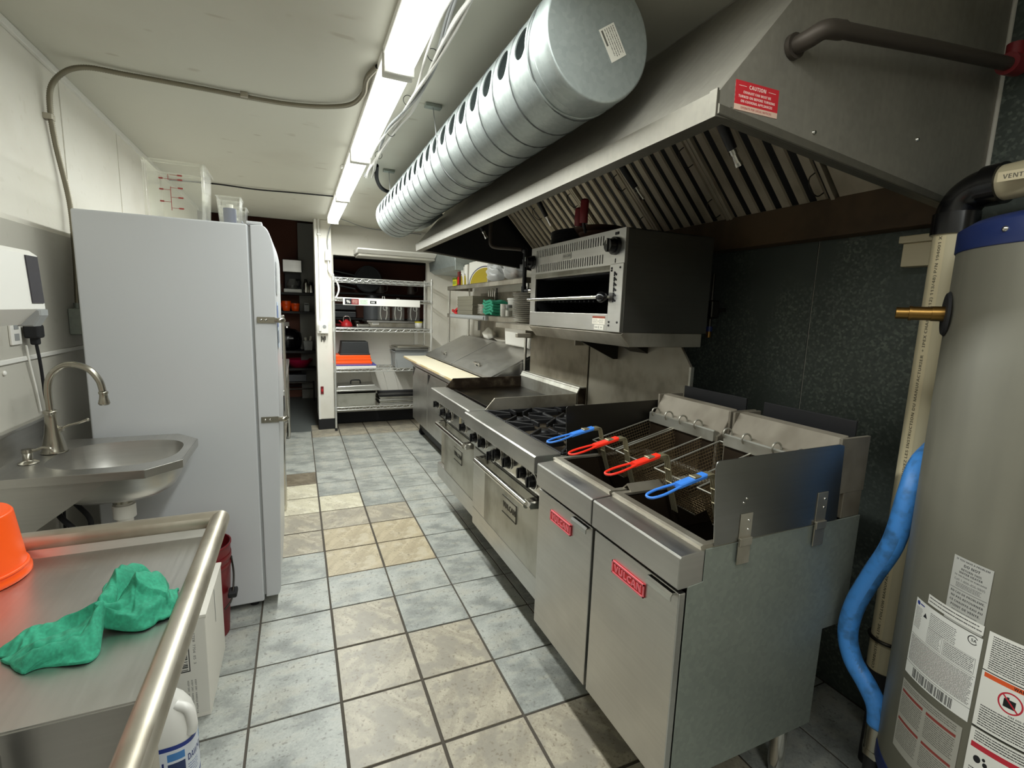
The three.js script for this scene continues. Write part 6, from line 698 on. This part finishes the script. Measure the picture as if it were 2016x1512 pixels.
// ---- on the floor under and beside the sink
{
  const t = thing('cardboard_box', 'tall white carton with barcode standing on the floor', 'box', [-0.48, 0, -2.06]); obj('carton', bx(-0.625, -0.333, 0.001, 0.4, -2.255, -1.87, 0.003), M.card, t); obj('lid_flap', [bx(-0.628, -0.33, 0.392, 0.403, -2.06, -1.868, 0.001), bx(-0.628, -0.33, 0.392, 0.401, -2.257, -2.064, 0.001)], M.card, t); obj('flap_seam', bx(-0.332, -0.3315, 0.25, 0.392, -2.065, -2.06, 0), M.lidGrey, t);
  const bc = canvasTex(256, 512, (g) => { g.fillStyle = '#dedbd2'; g.fillRect(0, 0, 256, 512); g.strokeStyle = '#222'; g.lineWidth = 6; g.strokeRect(20, 60, 130, 210); g.fillStyle = '#1c1c1c'; let x = 66, k = 3; while (x < 260) { k = (k * 5 + 3) % 11; g.fillRect(30, x, 110, 3 + k % 5); x += 6 + k % 7; } g.save(); g.translate(176, 70); g.rotate(Math.PI / 2); g.font = '20px monospace'; g.fillText('ITEM 7704 85 3', 0, 0); g.restore(); for (let i = 0; i < 3; i++) { g.save(); g.translate(130 + i * 22, 320); g.rotate(Math.PI / 2); g.font = '15px sans-serif'; g.fillText('KEEP DRY  HANDLE WITH CARE', 0, 0); g.restore(); } }); plate('print', 0.13, 0.37, 0.0008, bc, [-0.4, 0.205, -1.8696], 0, t);
  const bk = thing('red_bucket', 'dark red plastic bucket between carton and fridge', 'bucket', [-0.425, 0, -2.385]); obj('bucket_body', lathe([[0, 0.001], [0.098, 0.001], [0.1, 0.004], [0.117, 0.33], [0.12, 0.33], [0.12, 0.345], [0.118, 0.345], [0.118, 0.365], [0.122, 0.365], [0.122, 0.385], [0.119, 0.385], [0.12, 0.425], [0.124, 0.428], [0.124, 0.436], [0.117, 0.436], [0.096, 0.008], [0, 0.008]], [-0.43, 0, -2.385], 48), M.redDark, bk); obj('handle', tube([[-0.31, 0.36, -2.39], [-0.3, 0.28, -2.36], [-0.305, 0.2, -2.3], [-0.33, 0.17, -2.272]], 0.004, 20, 6), M.darkSteel, bk); obj('hand_grip', bx(-0.32, -0.285, 0.2, 0.225, -2.36, -2.3, 0.006), M.rubber, bk);
  const j = thing('detergent_jug', 'white plastic jug with blue dish soap label', 'jug', [-0.4, 0, -1.6]), sec = (k) => { const p = []; for (let i = 0; i < 40; i++) { const a = i / 40 * Math.PI * 2, c = Math.cos(a), s = Math.sin(a); p.push([Math.sign(c) * Math.abs(c) ** 0.7 * k * 0.074, Math.sign(s) * Math.abs(s) ** 0.7 * k * 0.062]); } return p; };
  { const prof = [[0.93, 0.001], [1, 0.012], [1, 0.2], [0.97, 0.235], [0.86, 0.27], [0.62, 0.305], [0.36, 0.33], [0.32, 0.345], [0.32, 0.37]], pos = [], idx = [], N = 40; prof.forEach(([k, y]) => sec(k).forEach(([x, z]) => pos.push(-0.4 + x, y, -1.6 + z))); for (let r = 0; r < prof.length - 1; r++) for (let i = 0; i < N; i++) { const p = r * N + i, q = r * N + (i + 1) % N; idx.push(p, p + N, q, q, p + N, q + N); } const g = new THREE.BufferGeometry(); g.setAttribute('position', new THREE.Float32BufferAttribute(pos, 3)); g.setIndex(idx); g.computeVertexNormals(); obj('jug_body', g, M.plasticWhite, j);
    const lt = canvasTex(1024, 384, (c, w, h) => { c.fillStyle = '#dfe4ee'; c.fillRect(0, 0, w, h); c.fillStyle = '#22388c'; c.fillRect(0, 0, w, 34); c.fillRect(0, 350, w, 34); for (let k = 0; k < 4; k++) { const o = k * 256; c.fillStyle = '#4a86c8'; c.fillRect(o + 10, 60, 90, 60); c.fillStyle = '#2a3a66'; c.fillRect(o + 10, 140, 90, 90); c.fillStyle = '#17276e'; c.font = 'bold 74px sans-serif'; c.save(); c.translate(o + 118, 170); c.scale(0.62, 1); c.fillText('DAWN', 0, 0); c.restore(); lines(c, o + 120, 200, 110, 5, 20, 6, '#3a5aa0', 20); } });
    const lp = [], lu = [], li = [], s2 = sec(1.012); for (let i = 0; i <= 40; i++) { const [x, z] = s2[i % 40]; for (const [y, v] of [[0.035, 0], [0.195, 1]]) { lp.push(-0.4 + x, y, -1.6 + z); lu.push(1 - i / 40, v); } } for (let i = 0; i < 40; i++) li.push(2 * i, 2 * i + 1, 2 * i + 2, 2 * i + 1, 2 * i + 3, 2 * i + 2); const lg = new THREE.BufferGeometry(); lg.setAttribute('position', new THREE.Float32BufferAttribute(lp, 3)); lg.setAttribute('uv', new THREE.Float32BufferAttribute(lu, 2)); lg.setIndex(li); lg.computeVertexNormals(); obj('label', lg, std({ map: lt, roughness: 0.4, side: THREE.DoubleSide }), j, true); }
  obj('cap', cyl([-0.4, 0.365, -1.6], [-0.4, 0.392, -1.6], 0.028), M.blue, j); obj('grip', tube([[-0.37, 0.3, -1.575], [-0.338, 0.285, -1.565], [-0.328, 0.24, -1.56], [-0.332, 0.21, -1.56]], 0.014, 20, 10), M.plasticWhite, j);
}

// ================================================================ water heater with its stickers
{
  const cx = 1.6155, cz = -0.4365, r = 0.28, t = thing('water_heater', 'tall grey cylindrical water heater at the right edge', 'water heater', [cx, 0, cz]);
  obj('tank', lathe([[0, 0.3], [r - 0.004, 0.3], [r, 0.304], [r, 1.69], [0, 1.69]], [cx, 0, cz], 96), M.heater, t);
  obj('top_ring', lathe([[r + 0.001, 1.675], [r + 0.003, 1.678], [r + 0.003, 1.725], [r - 0.02, 1.742], [0, 1.75], [0, 1.74], [r - 0.03, 1.7], [r + 0.0005, 1.675]], [cx, 0, cz], 96), M.navy, t); obj('bottom_ring', lathe([[r + 0.0005, 0.3], [r + 0.003, 0.298], [r + 0.003, 0.34], [r + 0.0005, 0.342]], [cx, 0, cz], 96), M.navy, t);
  obj('screw', xf(new THREE.SphereGeometry(0.007, 12, 8), { at: [cx - r * 0.925, 1.705, cz - r * 0.39] }), M.chrome, t);
  obj('stand', [lathe([[0, 0], [r - 0.03, 0], [r - 0.03, 0.3], [0, 0.3]], [cx, 0, cz], 48)], M.iron, t);
  const curve = (name, a0, a1, y0, y1, tex, off, opt = {}) => { const th0 = Math.PI / 2 - a0 * Math.PI / 180, g = new THREE.CylinderGeometry(r + off, r + off, y1 - y0, 24, 1, true, th0, (a0 - a1) * Math.PI / 180); g.translate(cx, (y0 + y1) / 2, cz); return obj(name, g, std({ map: tex, roughness: 0.45, side: THREE.DoubleSide, ...opt }), t, true); };
  const T = (w, h, f) => canvasTex(w, h, f), bk = '#26262a';
  curve('notice_sticker', -160.1, -175.8, 0.836, 0.99, T(360, 720, (g, w, h) => { g.fillStyle = '#b4b3ae'; g.fillRect(0, 0, w, h); g.fillStyle = bk; g.textAlign = 'center'; const L = (s, y, px) => { g.font = 'bold ' + px + 'px sans-serif'; g.fillText(s, w / 2, y); }; L('IF YOU HAVE A PROBLEM', 40, 26); L('DO NOT', 92, 40); L('RETURN THIS', 136, 30); L('WATER HEATER', 172, 30); L('TO THE PLACE OF PURCHASE', 208, 22); g.font = '32px sans-serif'; g.fillText('Call 1-800-456-9805', w / 2, 258); lines(g, 60, 276, 240, 4, 14, 5, bk, 16); g.fillRect(10, 346, w - 20, 4); L('EN CAS DE PROBLEME,', 396, 30); L('NE PAS RETOURNER', 446, 32); L('CE CHAUFFE-EAU AU', 496, 32); L('POINT DE VENTE.', 546, 34); lines(g, 60, 576, 240, 6, 18, 6, bk, 16); }), 0.0012);
  curve('strip_sticker', -151, -176.2, 0.841, 0.864, T(700, 70, (g, w, h) => { g.fillStyle = '#e6e4de'; g.fillRect(0, 0, w, h); lines(g, 20, 16, 640, 1, 20, 8, '#444', 22); lines(g, 20, 42, 660, 1, 20, 8, '#444', 22); }), 0.0016);
  curve('data_sticker', -143.4, -176.4, 0.632, 0.834, T(820, 1000, (g, w, h) => { g.fillStyle = '#e9e8e4'; g.fillRect(0, 0, w, h); g.fillStyle = '#2c3f92'; g.beginPath(); g.arc(46, 50, 26, 0, 7); g.fill(); g.fillRect(80, 40, 70, 16); g.fillStyle = bk; g.beginPath(); g.moveTo(150, 170); g.lineTo(180, 110); g.lineTo(210, 170); g.fill(); lines(g, 20, 100, 110, 16, 17, 6, '#555', 20); lines(g, 250, 60, 330, 9, 22, 8, '#555', 26); g.strokeStyle = '#444'; g.lineWidth = 3; g.strokeRect(250, 250, 190, 190); lines(g, 260, 262, 170, 9, 20, 8, '#555', 20); g.strokeRect(460, 260, 330, 180); lines(g, 470, 272, 310, 8, 21, 9, '#444', 24); g.lineWidth = 9; g.strokeStyle = '#111'; g.beginPath(); g.arc(736, 70, 46, 0.6, 5.7); g.stroke(); g.fillStyle = '#111'; g.font = 'bold 46px sans-serif'; g.textAlign = 'center'; g.fillText('SA', 744, 86); g.fillRect(10, 460, w - 20, 4); lines(g, 20, 480, 780, 22, 15.5, 7, '#4a4a4c', 30); g.fillRect(0, 838, w, 5); let x = 130, k = 3; g.fillStyle = '#111'; while (x < 650) { k = (k * 7 + 5) % 13; g.fillRect(x, 860, 3 + k % 7, 122); x += 7 + k % 9; } }), 0.0008);
  curve('worn_sticker', -143.4, -175.2, 0.42, 0.612, T(700, 640, (g, w, h) => { g.fillStyle = '#a8a59c'; g.fillRect(0, 0, w, h); lines(g, 20, 20, 640, 3, 18, 7, '#5c5a54', 24); for (const [x, y] of [[20, 90], [360, 90], [20, 350], [360, 350]]) { g.fillStyle = '#8c3a34'; g.fillRect(x, y, 300, 24); lines(g, x, y + 40, 300, 11, 17, 7, '#5c5a54', 22); } }), 0.0009);
  curve('warning_sticker', -178, -206, 0.635, 0.86, T(900, 1200, (g, w, h) => { g.fillStyle = '#e8e6e0'; g.fillRect(0, 0, w, h); lines(g, 50, 40, 800, 16, 26, 12, '#333', 34); g.fillStyle = '#111'; g.fillRect(0, 470, w, 12); g.fillStyle = '#e05a28'; g.fillRect(30, 496, w - 60, 56); g.fillStyle = '#111'; g.font = 'bold 52px sans-serif'; g.fillText('\u26A0 WARNING', 300, 542); g.strokeStyle = '#c02638'; g.lineWidth = 18; g.beginPath(); g.arc(330, 720, 118, 0, 7); g.stroke(); g.fillStyle = '#15151a'; g.fillRect(262, 680, 120, 100); g.fillRect(290, 656, 24, 30); g.beginPath(); g.moveTo(246, 640); g.lineTo(414, 800); g.stroke(); g.fillStyle = '#222'; g.font = 'bold 30px sans-serif'; g.fillText('FIRE AND EXPLOSION', 330, 884); lines(g, 50, 900, 800, 9, 30, 13, '#333', 34); g.fillStyle = '#111'; g.fillRect(0, 1186, w, 14); }), 0.001);
  curve('danger_sticker', -178, -206, 0.44, 0.632, T(900, 900, (g, w, h) => { g.fillStyle = '#e8e6e0'; g.fillRect(0, 0, w, h); lines(g, 50, 24, 800, 4, 28, 12, '#333', 34); g.fillStyle = '#c02638'; g.fillRect(30, 150, w - 60, 60); g.fillStyle = '#15151a'; for (const [x, y, q] of [[120, 320, 40], [210, 340, 26], [190, 290, 18], [420, 340, 46], [560, 330, 40]]) { g.beginPath(); g.arc(x, y, q, 0, 7); g.fill(); } g.fillStyle = '#e8e6e0'; g.beginPath(); g.arc(420, 340, 26, 0, 7); g.fill(); lines(g, 50, 430, 800, 15, 28, 12, '#333', 34); }), 0.001);
  // relief valve: out of the left flank
  const a = -122 * Math.PI / 180, ux = Math.cos(a), uz = Math.sin(a), P3 = (d, y) => [cx + ux * (r + d), y, cz + uz * (r + d)];
  const v = thing('relief_valve', 'brass relief valve sticking out of the heater side', 'valve', P3(0, 1.53)); obj('escutcheon', [cyl(P3(0.0005, 1.53), P3(0.006, 1.53), 0.055, 0.05, 28)], M.rubber, v); obj('valve_body', [cyl(P3(0.006, 1.53), P3(0.03, 1.53), 0.021, 0.021, 6), cyl(P3(0.03, 1.53), P3(0.07, 1.53), 0.017), cyl(P3(0.07, 1.53), P3(0.1, 1.53), 0.0145)], M.brass, v); obj('collar', cyl(P3(0.068, 1.53), P3(0.074, 1.53), 0.0185), M.brass, v);
}
// vent pipe, elbow, hose
{
  const px = 1.766, pz = -0.827, r = 0.0465, t = thing('vent_pipe', 'cream plastic vent pipe with printed lettering beside heater', 'pipe', [px, 0.33, pz]);
  obj('upright_pipe', [lathe([[r - 0.004, 0.34], [r, 0.34], [r, 1.775], [r - 0.004, 1.775], [r - 0.004, 0.34]], [px, 0, pz], 48)], M.cream, t);
  const tx = canvasTex(2048, 64, (g, w, h) => { g.fillStyle = '#d8caa6'; g.fillRect(0, 0, w, h); g.fillStyle = '#5a5240'; g.font = 'bold 25px sans-serif'; g.fillText('COMBUSTIBLE LINE - FOLLOW MANUFACTURERS INSTALLATION REQUIREMENTS/SUIVEZ LES INSTRUCTION DU MANUFACTURIER  + IPEX CHARLES (12) 113/48) P/N 194001 X', 10, 42); });
  { const a0 = Math.PI + 0.25, g = new THREE.CylinderGeometry(r + 0.0004, r + 0.0004, 1.4, 6, 1, true, Math.PI * 1.5 - 0.5, 0.62); const uv = g.attributes.uv; for (let i = 0; i < uv.count; i++) uv.setXY(i, uv.getY(i), 1 - uv.getX(i)); g.translate(px, 1.06, pz); const m = obj('printed_line', g, std({ map: tx, roughness: 0.45 }), t, true); }
  obj('bottom_coupling', [cyl([px, 0.3, pz], [px, 0.36, pz], r + 0.006, r + 0.006, 32), cyl([px, 0, pz], [px, 0.3, pz], 0.03, 0.03, 20)], M.rubber, t);
  const e = thing('vent_elbow', 'glossy black plastic elbow on top of vent pipe', 'elbow', [px, 1.775, pz]); obj('socket', [cyl([px, 1.765, pz], [px, 1.825, pz], r + 0.008, r + 0.008, 40)], M.blackGloss, e); obj('bend', [tube([[px, 1.815, pz], [px, 1.838, pz + 0.004], [px - 0.001, 1.864, pz + 0.018], [px - 0.004, 1.882, pz + 0.045], [px - 0.008, 1.887, pz + 0.075]], r + 0.003, 30, 24)], M.blackGloss, e); obj('outlet_socket', cyl([px - 0.006, 1.887, pz + 0.062], [px - 0.012, 1.888, pz + 0.104], r + 0.008, r + 0.008, 40), M.blackGloss, e);
  const h = thing('vent_run', 'cream vent pipe running level from the black elbow', 'pipe', [px - 0.06, 1.86, -0.2]); obj('level_pipe', cyl([px - 0.012, 1.888, pz + 0.1], [px - 0.13, 1.905, 0.2], r, r, 40), M.cream, h);
  { const tg = canvasTex(512, 48, (g, w, hh) => { g.fillStyle = '#d8caa6'; g.fillRect(0, 0, w, hh); g.fillStyle = '#5a5240'; g.font = 'bold 30px sans-serif'; g.fillText('VENT TYPE BH  II A', 20, 36); }); plate('printed_line', 0.26, 0.024, 0.0005, tg, [px - 0.0835, 1.885, pz + 0.25], -Math.PI / 2 + 0.115, h); }
  const hs = thing('blue_hose', 'thick blue rubber hose curving beside the water heater', 'hose', [1.5, 0.3, -0.75]); obj('hose_tube', tube([[1.72, 1.16, -0.755], [1.66, 1.14, -0.748], [1.585, 1.11, -0.735], [1.53, 1.04, -0.722], [1.5, 0.9, -0.726], [1.5, 0.78, -0.765], [1.5, 0.667, -0.798], [1.5, 0.57, -0.806], [1.498, 0.5, -0.78], [1.496, 0.455, -0.735], [1.494, 0.41, -0.7], [1.492, 0.35, -0.688]], 0.0265, 80, 20), M.hose, hs); obj('metal_fitting', [cyl([1.492, 0.36, -0.687], [1.49, 0.29, -0.687], 0.03, 0.028, 20), cyl([1.49, 0.29, -0.687], [1.49, 0.27, -0.687], 0.032, 0.032, 6)], M.nickel, hs); obj('lower_pipe', cyl([1.49, 0, -0.687], [1.49, 0.27, -0.687], 0.022), M.iron, hs);
  const cl = obj('pipe_clamp', xf(new THREE.TorusGeometry(r + 0.004, 0.006, 8, 32), { at: [px, 0.47, pz], rx: Math.PI / 2 }), M.darkSteel); tag(cl, 'metal clamp ring around lower end of vent pipe', 'clamp');
  const wb = thing('wall_block', 'small cream block on the dark wall behind vent pipe', 'block', [1.97, 1.7, -1.0]); obj('block_body', bx(1.94, 1.994, 1.7, 1.78, -1.05, -0.9, 0.004), M.cream, wb); obj('cap_strip', bx(1.93, 1.994, 1.78, 1.805, -1.06, -0.89, 0.003), M.cream, wb);
}
renderer.render(scene, camera);
